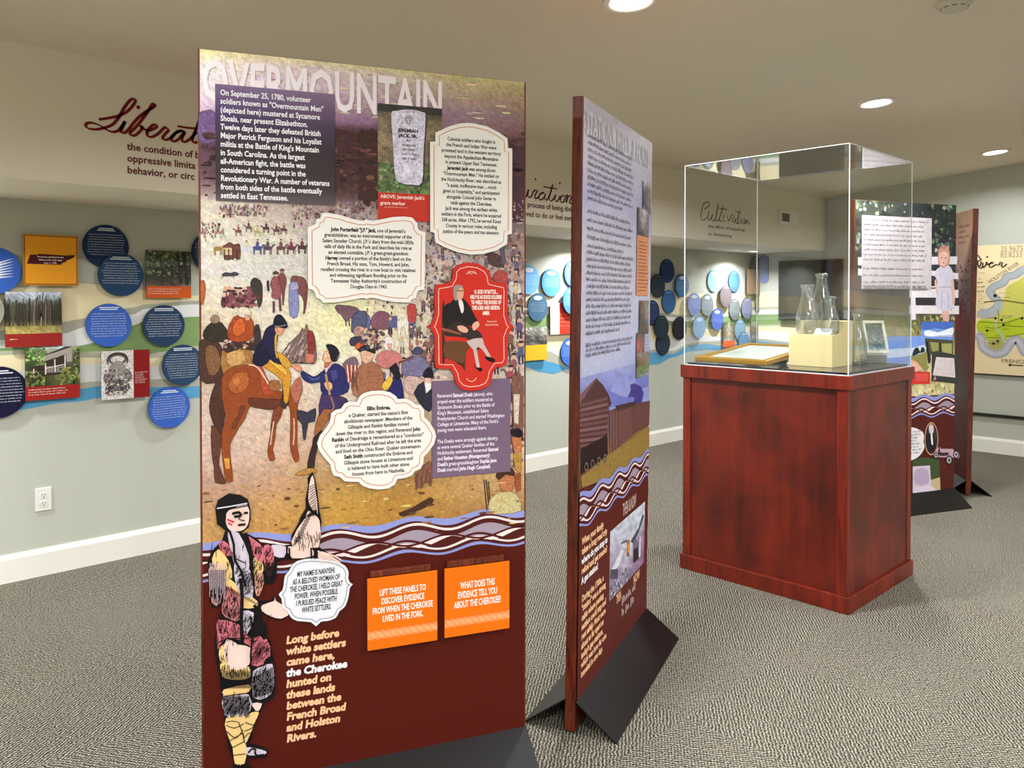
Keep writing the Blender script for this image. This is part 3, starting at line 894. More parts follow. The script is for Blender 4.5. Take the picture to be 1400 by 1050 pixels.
dabs(m, S_LEFT, u0 + W * .62, vc, u1, vc + H * .34, 70, .012, [(122, 132, 66), (70, 82, 42), (150, 152, 80)], o + .0009, 9)
dabs(m, S_LEFT, u0, v1 - H * .34, u0 + W * .36, v1, 70, .012, [(110, 142, 70), (70, 96, 44), (168, 190, 130)], o + .0009, 10)
dabs(m, S_LEFT, u0 + W * .88, v1 - H * .5, u1, v1, 40, .010, [(90, 100, 56), (50, 60, 36), (150, 160, 110)], o + .0009, 11)
m.build('print', M_SOFT, rt)
m = MB(); rect(m, S_LEFT, u0, v0, u1, vc, (156, 38, 32), o + .0003); caption(m, S_LEFT, u0, v0, u1, vc, o + .0006, 3, seed=6); m.build('caption', M_PRINT, rt)

# engraving board
rt, u0, v0, u1, v1, o = board(S_LEFT, 135, 480, 201, 546.5, 'engraving_board', 'board with a grey engraved mound drawing and a dark red side strip', off=.03)
H = v1 - v0; W = u1 - u0; um = u0 + W * .66
m = MB(); rect(m, S_LEFT, u0, v0, um, v1, (214, 208, 202), o)
for k, (cx, cy, rx, ry, cc) in enumerate([(.33, .84, .21, .13, (96, 86, 82)), (.33, .82, .14, .07, (214, 206, 198)), (.33, .5, .2, .3, (150, 142, 136)), (.12, .45, .08, .12, (120, 110, 104)), (.55, .46, .08, .12, (120, 110, 104)), (.33, .24, .25, .16, (92, 84, 80)), (.2, .2, .08, .09, (60, 52, 50)), (.46, .2, .08, .09, (60, 52, 50)), (.33, .12, .2, .05, (196, 188, 180))]):
    poly(m, S_LEFT, [(u0 + W * cx + W * rx * math.cos(a), v0 + H * cy + H * ry * math.sin(a)) for a in [i * math.pi / 9 for i in range(18)]], cc, o + .0002 + k * .00005)
dabs(m, S_LEFT, u0 + W * .07, v0 + H * .08, u0 + W * .6, v0 + H * .62, 240, .008, [(60, 54, 52), (200, 192, 186), (110, 100, 96), (150, 140, 136)], o + .0008, 12)
stroke(m, S_LEFT, [(u0 + W * .33 + W * .21 * math.cos(a), v0 + H * .8 + H * .14 * math.sin(a)) for a in [i * math.pi / 12 for i in range(-2, 15)]], .006, (50, 44, 42), o + .0012)
m.build('print', M_PHOTO, rt)
m = MB(); rect(m, S_LEFT, um, v0, u1, v1, (136, 28, 28), o + .0003); rn = random.Random(4); dashes(m, S_LEFT, um + .008, v0 + H * .52, u1 - .01, v0 + H * .30, 7, .005, (232, 214, 206), o + .0006, rn, .3); m.build('caption', M_PRINT, rt)

# gap: small photo with yellow caption, red and white board
rt, u0, v0, u1, v1, o = board(S_LEFT, 700, 448, 744.8, 494.5, 'riverside_photo', 'small black and white photo board with a yellow caption strip in the gap between panels')
H = v1 - v0; vc = v0 + H * .46
m = MB(); gridart(m, S_LEFT, u0, vc, u1, v1, [[(190, 188, 180)], [(120, 116, 108), (150, 146, 138)], [(60, 56, 52), (110, 106, 100)], [(150, 146, 136), (80, 76, 70)]], o, 14, 10, .35, 7); m.build('print', M_PHOTO, rt)
m = MB(); rect(m, S_LEFT, u0, v0, u1, vc, (240, 186, 50), o + .0003); m.build('caption', M_PRINT, rt)
rt, u0, v0, u1, v1, o = board(S_LEFT, 749.5, 414.5, 800, 457.5, 'red_white_board', 'white and red board half hidden behind the wooden edge of the second panel', 'sign')
m = MB(); rect(m, S_LEFT, u0, v0, u1, v1, (232, 228, 218), o); us_ = u0 + (u1 - u0) * .24; rect(m, S_LEFT, us_, v0, u1, v1, (206, 56, 40), o + .0003)
rn = random.Random(5); dashes(m, S_LEFT, us_ + .01, v1 - .10, u1 - .02, v1 - .20, 4, .008, (236, 150, 130), o + .0006, rn, .4); m.build('print', M_PRINT, rt)
# boards far down the wall
rt, u0, v0, u1, v1, o = board(S_LEFT, 1015.3, 368, 1033.5, 402, 'brown_text_board', 'tall brown text board near the room corner seen through the glass', 'sign', off=.045)
m = MB(); rect(m, S_LEFT, u0, v0, u1, v1, (142, 114, 86), o); rn = random.Random(6); dashes(m, S_LEFT, u0 + .04, v1 - .04, u1 - .04, v0 + .03, 12, .006, (96, 74, 56), o + .0003, rn, .3); m.build('print', M_PRINT, rt)
rt, u0, v0, u1, v1, o = board(S_LEFT, 985.7, 440.5, 1001.8, 475, 'path_photo', 'woodland path photo board with a bright orange caption strip seen through the glass')
H = v1 - v0; vc = v0 + H * .25
m = MB(); gridart(m, S_LEFT, u0, vc, u1, v1, [[G1, (150, 150, 120), G1], [(60, 70, 46), (196, 180, 160), (60, 66, 40)], [(70, 78, 50), (200, 180, 160), (66, 70, 44)], [(110, 104, 80), (206, 190, 172), (96, 90, 66)]], o, 12, 12, .3, 8); m.build('print', M_PHOTO, rt)
m = MB(); rect(m, S_LEFT, u0, v0, u1, vc, (232, 94, 46), o + .0003); m.build('caption', M_PRINT, rt)
rt, u0, v0, u1, v1, o = board(S_LEFT, 1024, 440, 1033.8, 463, 'dim_photo', 'small grey photo board in the room corner seen through the glass')
m = MB(); gridart(m, S_LEFT, u0, v0, u1, v1, [[(190, 190, 184)], [(120, 112, 100)], [(96, 88, 76)], [(150, 142, 130)]], o, 8, 10, .2, 9); m.build('print', M_PHOTO, rt)
# blue hanging lantern-like bottle on the back wall
u, v = S_BACK.uv(1045, 368)
rt = root('round_notice', tuple(S_BACK.w(u, v, 0)), 'tall rounded lavender blue notice on the back wall left of the television', 'sign')
P = [(u + .055 * math.cos(a) * 1.0, v + (.115 if math.sin(a) > 0 else -.115) + .045 * math.sin(a)) for a in [i * math.pi / 12 for i in range(24)]]
m = MB(); plate(m, S_BACK, P, .0, .014, (120, 132, 186), (50, 56, 90)); m.build('board', M_PRINT, rt)
m = MB(); rn = random.Random(8); dashes(m, S_BACK, u - .04, v + .09, u + .04, v - .10, 9, .006, (176, 184, 216), .0145, rn, .3); m.build('lettering', M_PRINT, rt)

# ------------------------------------------------------------ river map on the back wall
SB = S_BACK
uL, vT = SB.uv(1318, 336.8); uR, _ = SB.uv(1492, 330); _, vB = SB.uv(1333, 511.5)
rt = root('river_map', tuple(SB.w((uL + uR) / 2, vB, 0)), 'large cream wall map with grey rivers and lime green land on the back wall', 'map')
m = MB(); m.obox(SB, uL, vB, uR, vT, .001, .018); m.build('board', M_DARK, rt)
m = MB(); o = .0184
rect(m, SB, uL, vB + .012, uR, vT, (240, 218, 172), o)
land = SB.pts("1010,930 1000,905 1060,900 1100,890 1130,870 1148,830 1150,790 1180,770 1190,700 1230,670 1290,640 1340,600 1420,560 1500,600 1560,640 1600,760 1620,900 1560,1010 1500,1040 1400,1060 1300,1100 1200,1090 1100,1100 1020,1030 980,980", 1150, 260, 5.25)
poly(m, SB, smoothp(land, 3), (206, 204, 96), o + .0003)
land2 = SB.pts("170,290 200,262 300,262 430,300 560,262 640,230 764,262 860,240 900,300 900,420 764,440 650,470 560,500 480,520 400,560 330,560 280,520 230,470 170,400 150,340", 1320, 410, 9.55)
poly(m, SB, smoothp(land2, 3), (184, 202, 40), o + .0005)
poly(m, SB, smoothp(SB.pts("290,540 400,500 520,480 560,540 520,600 430,650 330,630", 1320, 410, 9.55), 3), (176, 172, 96), o + .0007)
for t, wd in (("1000,880 1060,880 1120,840 1130,800 1085,750 1075,720 1110,690 1165,665 1200,620 1250,610 1312,570 1380,560 1440,520 1520,540", .085),):
    stroke(m, SB, smoothp(SB.pts(t, 1150, 260, 5.25), 5, False), wd * .85, (164, 170, 170), o + .0009)
    stroke(m, SB, smoothp(SB.pts(t, 1150, 260, 5.25), 5, False), wd * .5, (176, 184, 186), o + .0011)
t = "160,180 250,190 330,190 400,150 440,90 430,30"
stroke(m, SB, smoothp(SB.pts(t, 1320, 410, 9.55), 5, False), .070, (184, 184, 174), o + .0010)
t = "150,440 210,500 225,590 270,650 360,700 440,705 520,670 570,600 620,540 680,520 730,580 780,680 860,700 920,640"
stroke(m, SB, smoothp(SB.pts(t, 1320, 410, 9.55), 5, False), .080, (172, 172, 178), o + .0013)
stroke(m, SB, smoothp(SB.pts(t, 1320, 410, 9.55), 5, False), .035, (196, 192, 200), o + .0015)
for t, c, wd in (("250,985 350,975 460,960 600,975 764,1000 900,1010", (116, 110, 60), .012),):
    stroke(m, SB, smoothp(SB.pts(t, 1320, 310, 9.55), 5, False), wd, c, o + .0017)
for t in ("430,130 440,200 440,290", "180,290 300,290 420,300 560,290 764,220", "260,350 400,370 520,340 764,350", "540,470 620,470 764,440", "280,490 460,490"):
    stroke(m, SB, smoothp(SB.pts(t, 1320, 410, 9.55), 4, False), .006, (110, 112, 40), o + .0017)
stroke(m, SB, smoothp(SB.pts("390,290 410,350 430,400 470,440 500,500 520,560", 1320, 410, 9.55), 4, False), .022, (176, 196, 150), o + .0016)
m.build('print', M_MATTE, rt)
m = MB(); o = o + .0019
script_word(m, SB, ["140,380 165,370 190,400 210,430 165,450 140,450", "165,450 175,500 185,530", "215,455 205,500 185,525 205,545 235,520", "235,470 235,520 250,530 290,470 275,470 300,480", "292,395",
    "290,500 330,480 370,475 350,465 320,500 330,530 365,520 395,500", "395,500 420,495 445,500 460,475 470,465 490,475 480,505 492,530 530,505 545,485"], 1320, 310, 9.55, .0115, (60, 50, 40), o)
u, v = SB.uv(1368.5, 344.5); text(m, SB, "35.9675", u, v, .075, (158, 142, 112), o, width=SB.uv(1400, 344)[0] - u)
u, v = SB.uv(1368.5, 352.3); text(m, SB, "83.8233", u, v, .075, (158, 142, 112), o, width=SB.uv(1398.5, 352)[0] - u)
u, v = SB.uv(1354, 388); u2, v2 = SB.uv(1395, 361.5); a = math.atan2(v2 - v, u2 - u)
text(m, SB, "HOLSTON RIVER", u, v, .05, (120, 110, 86), o, rot=a, width=math.hypot(u2 - u, v2 - v))
u, v = SB.uv(1369.5, 495.5); text(m, SB, "FRENCH BROAD RIVER", u, v, .05, (120, 104, 74), o, xs=1.15)
def mdot(px, py, r=.012, c=(40, 40, 30)):
    u, v = SB.uv(px, py); poly(m, SB, [(u + r * math.cos(k), v + r * math.sin(k)) for k in [i * math.pi / 5 for i in range(10)]], c, o)
for x, y in ((400, 240), (480, 262), (505, 325), (290, 400), (430, 538), (375, 570), (745, 240), (590, 850)): mdot(1320 + x / 9.55, 410 + y / 9.55)
mdot(1320 + 395 / 9.55, 310 + 900 / 9.55, .016)
rn = random.Random(11)
for x0, x1, y in ((290, 390, 237), (480, 620, 213), (480, 600, 240), (525, 605, 320), (300, 375, 400), (320, 375, 570), (400, 470, 575), (385, 455, 470), (160, 285, 458), (500, 580, 385), (610, 764, 855)):
    a, b = SB.uv(1320 + x0 / 9.55, 410 + y / 9.55); a2, _ = SB.uv(1320 + x1 / 9.55, 410 + y / 9.55)
    dashes(m, SB, a, b, a2, b, 1, .009, (70, 66, 40), o, rn, 0, wordy=y != 855)
for x0, x1, y, h in ((165, 265, 855, .02), (440, 600, 870, .006), (380, 580, 925, .007), (165, 225, 890, .006), (165, 265, 915, .006), (165, 250, 945, .006), (165, 220, 975, .006), (185, 210, 690, .02), (165, 240, 740, .02), (165, 265, 790, .012), (185, 270, 610, .008)):
    a, b = SB.uv(1320 + x0 / 9.55, 310 + y / 9.55); a2, _ = SB.uv(1320 + x1 / 9.55, 310 + y / 9.55)
    dashes(m, SB, a, b, a2, b, 1, h, (80, 70, 50), o, rn, 0)
for y in (420, 450, 480, 510):
    a, b = SB.uv(1337, 410 + (y - 400) / 9.55); dashes(m, SB, a, b, a + .07, b, 1, .006, (90, 80, 60), o, rn, 0.2)
m.build('lettering', M_MATTE, rt)

# ------------------------------------------------------------ display case
P0 = at(1160.3, 844.3, 3.663)
CX, CY = P0.x, P0.y
CWX, CWY = .915, .79
rt = root('display_case', (CX - CWX / 2, CY + CWY / 2, 0), 'cherry wood pedestal case with a tall clear acrylic cover', 'display case')
X0, X1, Y0, Y1 = CX - CWX, CX, CY, CY + CWY
ZT, ZS = 1.094, 1.028
m = MB(); m.box((X0, Y0, 0), (X1, Y1, .078)); m.build('plinth', M_CASE2, rt, bevel=.003)
m = MB(); m.box((X0, Y0, ZS), (X1, Y1, ZT)); m.build('top_slab', M_CASE2, rt, bevel=.003)
i = .013
m = MB(); m.box((X0 + i + .012, Y0 + i + .012, .07), (X1 - i - .001, Y1 - i - .012, ZS + .01)); m.build('body', M_CASE, rt)
m = MB(); m.box((X0 + i + .03, Y0 + i + .004, .078), (X1 - i - .03, Y0 + i + .013, ZS)); m.build('front_panel', M_CASE, rt)
for a, b in ((X0 + i, X0 + i + .045), (X1 - i - .05, X1 - i)):
    m = MB(); m.box((a, Y0 + i - .006, .078), (b, Y0 + i + .02, ZS)); m.build('corner_stile', M_CASE2, rt, bevel=.002)
m = MB(); m.box((X1 - i - .02, Y0 + i + .02, .078), (X1 - i - .003, Y1 - i - .05, ZS)); m.build('side_panel', M_CASE, rt)
m = MB(); m.box((X1 - i - .05, Y1 - i - .05, .078), (X1 - i + .003, Y1 - i, ZS)); m.build('corner_stile', M_CASE2, rt, bevel=.002)
m = MB(); m.box((X0 + i, Y1 - i - .05, .078), (X0 + i + .05, Y1 - i, ZS)); m.build('corner_stile', M_CASE2, rt, bevel=.002)
g = .016
GX0, GX1, GY0, GY1, GT = X0 + g, X1 - g, Y0 + g, Y1 - g, 2.158
m = MB(); m.box((GX0 + .012, GY0 + .012, ZT), (GX1 - .012, GY1 - .012, ZT + .012)); m.build('deck', M_DECK, rt)
t = .006
for nm, a, b in (('acrylic_pane', (GX0, GY0, ZT), (GX1, GY0 + t, GT - t)), ('acrylic_pane', (GX0, GY1 - t, ZT), (GX1, GY1, GT - t)),
                 ('acrylic_pane', (GX0, GY0 + t, ZT), (GX0 + t, GY1 - t, GT - t)), ('acrylic_pane', (GX1 - t, GY0 + t, ZT), (GX1, GY1 - t, GT - t)),
                 ('acrylic_top', (GX0, GY0, GT - t), (GX1, GY1, GT))):
    m = MB(); m.box(a, b); tag(m.build(nm, M_ACR, rt), 'clear acrylic sheet')
e = .0035
for x in (GX0, GX1):
    for y in (GY0, GY1):
        m = MB(); m.box((x - e / 2, y - e / 2, ZT), (x + e / 2, y + e / 2, GT)); m.build('pane_edge', M_EDGE, rt)
for a, b in (((GX0, GY0 - e / 2, GT - e), (GX1, GY0 + e / 2, GT)), ((GX1 - e / 2, GY0, GT - e), (GX1 + e / 2, GY1, GT)), ((GX0 - e / 2, GY0, GT - e), (GX0 + e / 2, GY1, GT)), ((GX0, GY1 - e / 2, GT - e), (GX1, GY1 + e / 2, GT)),
             ((GX0, GY0 - e / 2, ZT), (GX1, GY0 + e / 2, ZT + e)), ((GX1 - e / 2, GY0, ZT), (GX1 + e / 2, GY1, ZT + e))):
    m = MB(); m.box(a, b); m.build('pane_edge', M_EDGE, rt)
DZ = ZT + .012

def zhit(px, py, z):
    d = ray(px, py)
    return EYE + d * ((z - EYE.z) / d.z)
# yellow block and riser
c = zhit(1137.5, 503, DZ)
bx = root('display_block', (c.x - .1, c.y + .1, DZ), 'pale yellow box carrying the glass bottles inside the case', 'display block')
BT = 1.268
RZ = BT + .066
m = MB(); m.box((c.x - .228, c.y, DZ), (c.x, c.y + .124, BT)); m.build('lower_block', M_BOX, bx, bevel=.002)
m = MB(); m.box((c.x - .228, c.y + .125, DZ), (c.x, c.y + .235, RZ)); m.build('riser', M_BOX, bx, bevel=.002)
def yhit(px, y):
    d = ray(px, 440)
    return EYE + d * ((y - EYE.y) / d.y)
# bottles
def bottle(px, py, z, h, r, label, depth, neck=.50, lip=.60, grp='clear glass milk bottles in the case'):
    c = yhit(px, depth); c.z = z + .0005
    rt = root('glass_bottle', tuple(c), label, 'bottle', grp)
    n = r * neck; th = .0035
    prof = [(.0001, .004), (r * .82, .0), (r * .95, .004), (r, .018), (r, h * .30), (r * .97, h * .38), (r * .88, h * .48), (r * .74, h * .58), (r * .61, h * .68), (n * 1.08, h * .77), (n, h * .86), (n, h * .92), (r * lip, h * .94), (r * (lip + .04), h * .965), (r * lip, h * .995), (n * .98, h)]
    inner = [(max(.0001, a - th), max(z_, .008)) for a, z_ in reversed(prof)]
    V, F = lathe(prof + inner, 36, tuple(c))
    m = MB(); m.add(V, F, (1, 1, 1, 1)); m.build('body', M_GLASS, rt, smooth=True)
    return rt
cc = c
def dep(p): return (Vector(p) - EYE).dot(FWD)
bottle(1104, 452, BT, .252, .056, 'tall clear glass bottle at the front left of the yellow box', c.y + .062)
bottle(1134.5, 452, BT, .190, .046, 'short clear glass bottle at the front right of the yellow box', c.y + .060)
bottle(1123, 445, RZ, .245, .050, 'tallest clear glass bottle, standing between and behind the other two', c.y + .18)
# note card
k = yhit(1132, cc.y)
rt = root('note_card', (k.x, cc.y + .02, BT), 'small white printed card leaning on the front of the yellow box', 'card')
sc_ = Surf((cc.x - .10, cc.y + .010, BT + .001), (1, 0, 0), (0, .55, .5))
m = MB(); m.obox(sc_, 0, 0, .085, .042, 0, .0012, lin((240, 240, 238))); m.build('card', M_PRINT, rt)
m = MB(); rn = random.Random(1); dashes(m, sc_, .008, .032, .076, .010, 4, .0022, (120, 130, 150), .0016, rn, .2); m.build('lettering', M_PRINT, rt)
# far clear bottle
bottle(1173, 499, DZ, .272, .046, 'clear glass bottle standing alone right of the yellow box', Y0 + .56, .5, .6)
# small framed photo on a stand
q = at(1206, 495, 4.27)
rt = root('easel_frame', (q.x, q.y, DZ), 'small pale framed photo on a clear easel beside the lone bottle', 'picture frame')
fs = Surf((q.x - .055, q.y - .065, DZ + .05), Vector((.75, .66, 0)), Vector((-.32, .30, .86)))
fs = Surf(fs.o, fs.u, (fs.v - fs.u * fs.v.dot(fs.u)))
m = MB()
W_, H_ = .115, .19
for a in ((0, 0, W_, .016), (0, H_ - .016, W_, H_), (0, .016, .014, H_ - .016), (W_ - .014, .016, W_, H_ - .016)): m.obox(fs, *a, 0, .010)
m.build('frame', plain('pale_frame', (222, 220, 200), .35), rt, bevel=.0015)
m = MB(); gridart(m, fs, .014, .016, W_ - .014, H_ - .016, [[(92, 104, 88)], [(80, 90, 78)], [(120, 126, 118), (96, 104, 98)], [(150, 158, 156)], [(96, 108, 106)], [(180, 184, 180)]], .004, 8, 12, .25, 14); m.build('photo', M_SOFT, rt)
m = MB(); m.obox(Surf((q.x - .06, q.y - .09, DZ), (.75, .66, 0), (0, 0, 1)), 0, 0, .12, .045, -.05, 0); m.build('stand', plain('grey_stand', (120, 122, 116), .3), rt, bevel=.002)

# gold framed document, tilted
gl = at(946, 488, 4.42); gn = at(1052, 492.3, 4.17); gk = at(1032, 472.3, 4.72)
gl.x = max(gl.x, GX0 + .02); gn.x = min(gn.x, cc.x - .25)
gu = (gn - gl); W_ = .42; gv = (gk - gl)
zf, zb = DZ + .026, DZ + .075
o_ = Vector((GX0 + .03, GY0 + .05, zf))
gs = Surf(o_, (1, 0, 0), (0, .5, zb - zf))
H_ = .56
rt = root('gold_frame', (o_.x + W_ / 2, o_.y + .25, DZ), 'gold framed document lying tilted beside the yellow box in the case', 'picture frame')
m = MB()
fw = .038
for a in ((0, 0, W_, fw), (0, H_ - fw, W_, H_), (0, fw, fw, H_ - fw), (W_ - fw, fw, W_, H_ - fw)): m.obox(gs, *a, -.022, .004)
m.build('frame', M_GOLD, rt, bevel=.004)
m = MB(); gridart(m, gs, fw, fw, W_ - fw, H_ - fw, [[(196, 200, 190)], [(170, 182, 172), (206, 208, 196)], [(190, 196, 186)]], -.006, 8, 8, .06, 15)
rn = random.Random(3); dashes(m, gs, fw + .04, H_ - .09, W_ - fw - .04, .09, 16, .005, (120, 118, 104), -.0055, rn, .3); m.build('document', M_SOFT, rt)
m = MB(); m.box((o_.x + .05, o_.y + H_ - .12, DZ), (o_.x + W_ - .05, o_.y + H_ - .07, DZ + .030)); m.build('support', M_BLACK, rt)
# little label card on the frame edge
k = zhit(1068, 491, DZ)
rt = root('label_card', tuple(k), 'tiny white label card between the gold frame and the yellow box', 'card')
m = MB(); s2 = Surf((cc.x - .262, cc.y + .03, DZ + .001), (1, 0, 0), (0, .8, .6)); m.obox(s2, 0, 0, .030, .05, 0, .0012, lin((238, 238, 234))); m.build('card', M_PRINT, rt)

# ------------------------------------------------------------ standing panels
PT = .036
def panel(name, label, o, u, width, top, lean=0.0, group='tall exhibit panels'):
    """o: foot of the left end of the printed face on the floor"""
    u = Vector(u).normalized()
    n = u.cross(Vector((0, 0, 1)))
    v = Vector((0, 0, 1)) * math.cos(lean) + n * math.sin(lean)
    s = Surf(o, u, v)
    cen = s.w(width / 2, 0, -PT / 2)
    rt = root(name, (cen.x, cen.y, 0), label, 'exhibit panel', group)
    m = MB(); m.obox(s, 0, .006, width, top, -PT, 0); m.build('wooden_core', M_TRIMWOOD, rt, bevel=.0015)
    # bent sheet metal feet on both faces
    for side in (1, -1):
        m = MB()
        d0 = 0.0 if side == 1 else -PT
        th = .004
        def q(a, h, d): return s.w(a, h, d0 + side * d)
        prof = [(.001, .112), (.146, .004), (.146, .0005), (.140, .0005), (.001, .106)]
        A = [q(-.002, h, d) for d, h in prof]; B = [q(width + .002, h, d) for d, h in prof]
        k = len(prof)
        m.add(A + B, [(i, (i + 1) % k, k + (i + 1) % k, k + i) for i in range(k)] + [tuple(range(k))[::-1], tuple(range(k, 2 * k))], (1, 1, 1, 1))
        m.build('metal_foot', M_BLACK, rt)
    # plain printed back
    sb = Surf(s.w(width, 0, -PT), -u, v)
    m = MB(); rect(m, sb, .006, .12, width - .006, top - .002, (92, 36, 28), .0006); m.build('back_print', M_PRINT, rt)
    return rt, s

def waves(mb, sf, u0, u1, vb, vt, o, lam=.21, seed=0, BLUEc=(140, 146, 202), PINK=(240, 212, 208), LIL=(160, 142, 158), BR=(78, 28, 24)):
    """braided river band between heights vb and vt"""
    H = vt - vb; N = 90
    us = [u0 + (u1 - u0) * i / N for i in range(N + 1)]
    ph = seed
    def f(c, a, p, k=1.0): return [(u, vb + H * (c + a * math.sin(2 * math.pi * u / (lam * k) + p + ph))) for u in us]
    def band(P, Q, col, off):
        V = [sf.w(a, b, off) for a, b in P] + [sf.w(a, b, off) for a, b in Q]
        n = len(P)
        mb.add(V, [(i, i + 1, n + i + 1, n + i) for i in range(n - 1)], lin(col))
    band(f(.10, .07, .6), f(.90, .06, 0), BLUEc, o)
    band(f(.17, .075, .9), f(.77, .085, 0), BR, o + .0002)
    # top strand
    band(f(.66, .095, -.15), f(.715, .095, -.15), PINK, o + .0004)
    # lilac lens between strands
    band(f(.40, -.08, .3), f(.58, .10, -.2), LIL, o + .0005)
    stroke(mb, sf, f(.40, -.08, .3), H * .045, BR, o + .0008)
    stroke(mb, sf, f(.58, .10, -.2), H * .05, BR, o + .0008)
    band(f(.345, .10, 2.6), f(.37, -.085, .35), PINK, o + .0006)
    band(f(.235, .085, .7), f(.285, .09, .75), PINK, o + .0007)
    stroke(mb, sf, f(.335, .10, .75), H * .05, BR, o + .0009)
    stroke(mb, sf, f(.19, .08, .65), H * .05, BR, o + .0009)

# ===== panel 1, nearest, facing the viewer
a = at(270, 66, 2.167); b = at(719, 112, 2.505)
W1 = math.hypot(b.x - a.x, b.y - a.y)
top1 = (a.z + b.z) / 2
rt1, S1 = panel('exhibit_panel', 'tall near panel with a battle muster painting and cartouches, facing the viewer', (a.x, a.y, 0), (b.x - a.x, b.y - a.y, 0), W1, top1)
B1 = .112
E = .0055
def S1v(y): return S1.uv(495, y)[1]
m = MB()
rect(m, S1, E, B1 - .02, W1 - E, top1 - .0015, (78, 22, 13), .0006)
# painting ground
rows = [(74, [(236, 218, 160), (226, 210, 168), (216, 206, 160), (206, 196, 140), (186, 176, 120), (206, 190, 140)]),
 (100, [(240, 226, 190), (228, 206, 196), (216, 196, 190), (204, 184, 170), (190, 174, 130), (178, 160, 116)]),
 (122, [(240, 226, 226), (220, 200, 212), (204, 180, 192), (182, 158, 156), (176, 152, 136), (160, 132, 108)]),
 (146, [(232, 214, 220), (206, 178, 196), (182, 150, 170), (150, 118, 138), (150, 122, 134), (140, 108, 110)]),
 (168, [(214, 184, 204), (160, 126, 160), (150, 112, 142), (132, 96, 116), (146, 112, 126), (118, 84, 82)]),
 (178, [(130, 96, 140), (100, 72, 110), (90, 58, 70), (84, 56, 54), (96, 66, 60), (70, 44, 50)]),
 (215, [(96, 66, 84), (66, 42, 46), (72, 46, 42), (60, 38, 36), (64, 42, 42), (52, 34, 42)]),
 (250, [(104, 78, 84), (74, 50, 50), (70, 46, 44), (66, 44, 44), (70, 48, 48), (58, 42, 48)]),
 (272, [(160, 136, 138), (110, 84, 82), (96, 70, 70), (110, 84, 86), (104, 78, 80), (84, 62, 66)]),
 (284, [(214, 202, 184), (190, 170, 160), (150, 126, 124), (160, 136, 136), (140, 116, 116), (120, 98, 98)]),
 (330, [(222, 212, 194), (206, 198, 184), (200, 190, 182), (186, 172, 168), (168, 150, 146), (146, 124, 120)]),
 (370, [(214, 206, 196), (206, 200, 194), (204, 196, 190), (196, 184, 180), (184, 168, 162), (170, 150, 144)]),
 (410, [(218, 206, 184), (212, 202, 186), (226, 220, 176), (214, 200, 180), (190, 172, 162), (190, 172, 160)]),
 (440, [(210, 190, 160), (214, 200, 180), (228, 220, 168), (220, 206, 176), (190, 172, 160), (196, 180, 168)]),
 (500, [(190, 164, 150), (206, 190, 174), (222, 212, 192), (206, 186, 172), (196, 176, 166), (196, 178, 166)]),
 (560, [(198, 176, 162), (202, 178, 160), (204, 178, 158), (190, 162, 142), (190, 164, 146), (196, 170, 150)]),
 (610, [(196, 166, 152), (200, 168, 148), (190, 150, 122), (180, 140, 110), (196, 166, 140), (206, 180, 150)]),
 (650, [(178, 140, 122), (186, 146, 116), (178, 138, 84), (170, 128, 78), (184, 144, 100), (200, 168, 130)]),
 (690, [(186, 142, 96), (186, 140, 82), (186, 142, 66), (172, 126, 60), (180, 138, 84), (180, 140, 98)]),
 (735, [(186, 138, 80), (184, 136, 70), (180, 134, 60), (166, 118, 54), (150, 106, 60), (140, 100, 66)])]
rn = random.Random(21)
NX, NY = 110, 190
vtop, vbot = top1 - .0015, S1.uv(495, 742)[1]
ks = [(S1v(y), r) for y, r in rows]; ks[0] = (vtop, ks[0][1])
V = []; C = []
for j in range(NY + 1):
    v = vtop + (vbot - vtop) * j / NY
    q = 0
    while q < len(ks) - 2 and v < ks[q + 1][0]: q += 1
    (va, ra), (vb_, rb) = ks[q], ks[q + 1]
    t = max(0, min(1, (va - v) / (va - vb_)))
    for i in range(NX + 1):
        s = i / NX * 5; k = min(int(s), 4); f = s - k
        f2 = t
        jt = rn.uniform(-.07, .07)
        cc_ = [((ra[k][z] * (1 - f) + ra[k + 1][z] * f) * (1 - f2) + (rb[k][z] * (1 - f) + rb[k + 1][z] * f) * f2) * (1 + jt + rn.uniform(-.03, .03)) for z in range(3)]
        V.append(S1.w(E + (W1 - 2 * E) * i / NX, v, .0008)); C.append(lin([max(0, min(255, z)) for z in cc_]))
F = [(j * (NX + 1) + i, (j + 1) * (NX + 1) + i, (j + 1) * (NX + 1) + i + 1, j * (NX + 1) + i + 1) for j in range(NY) for i in range(NX)]
m.add(V, F, None, C)
O = .0010
def U(px, py): return S1.uv(px, py)
_k = [0]; _b = [0]
def inside(P, x, y):
    r = False
    for i in range(len(P)):
        (x1, y1), (x2, y2) = P[i - 1], P[i]
        if (y1 > y) != (y2 > y) and x < (x2 - x1) * (y - y1) / (y2 - y1) + x1: r = not r
    return r
rb_ = random.Random(77)
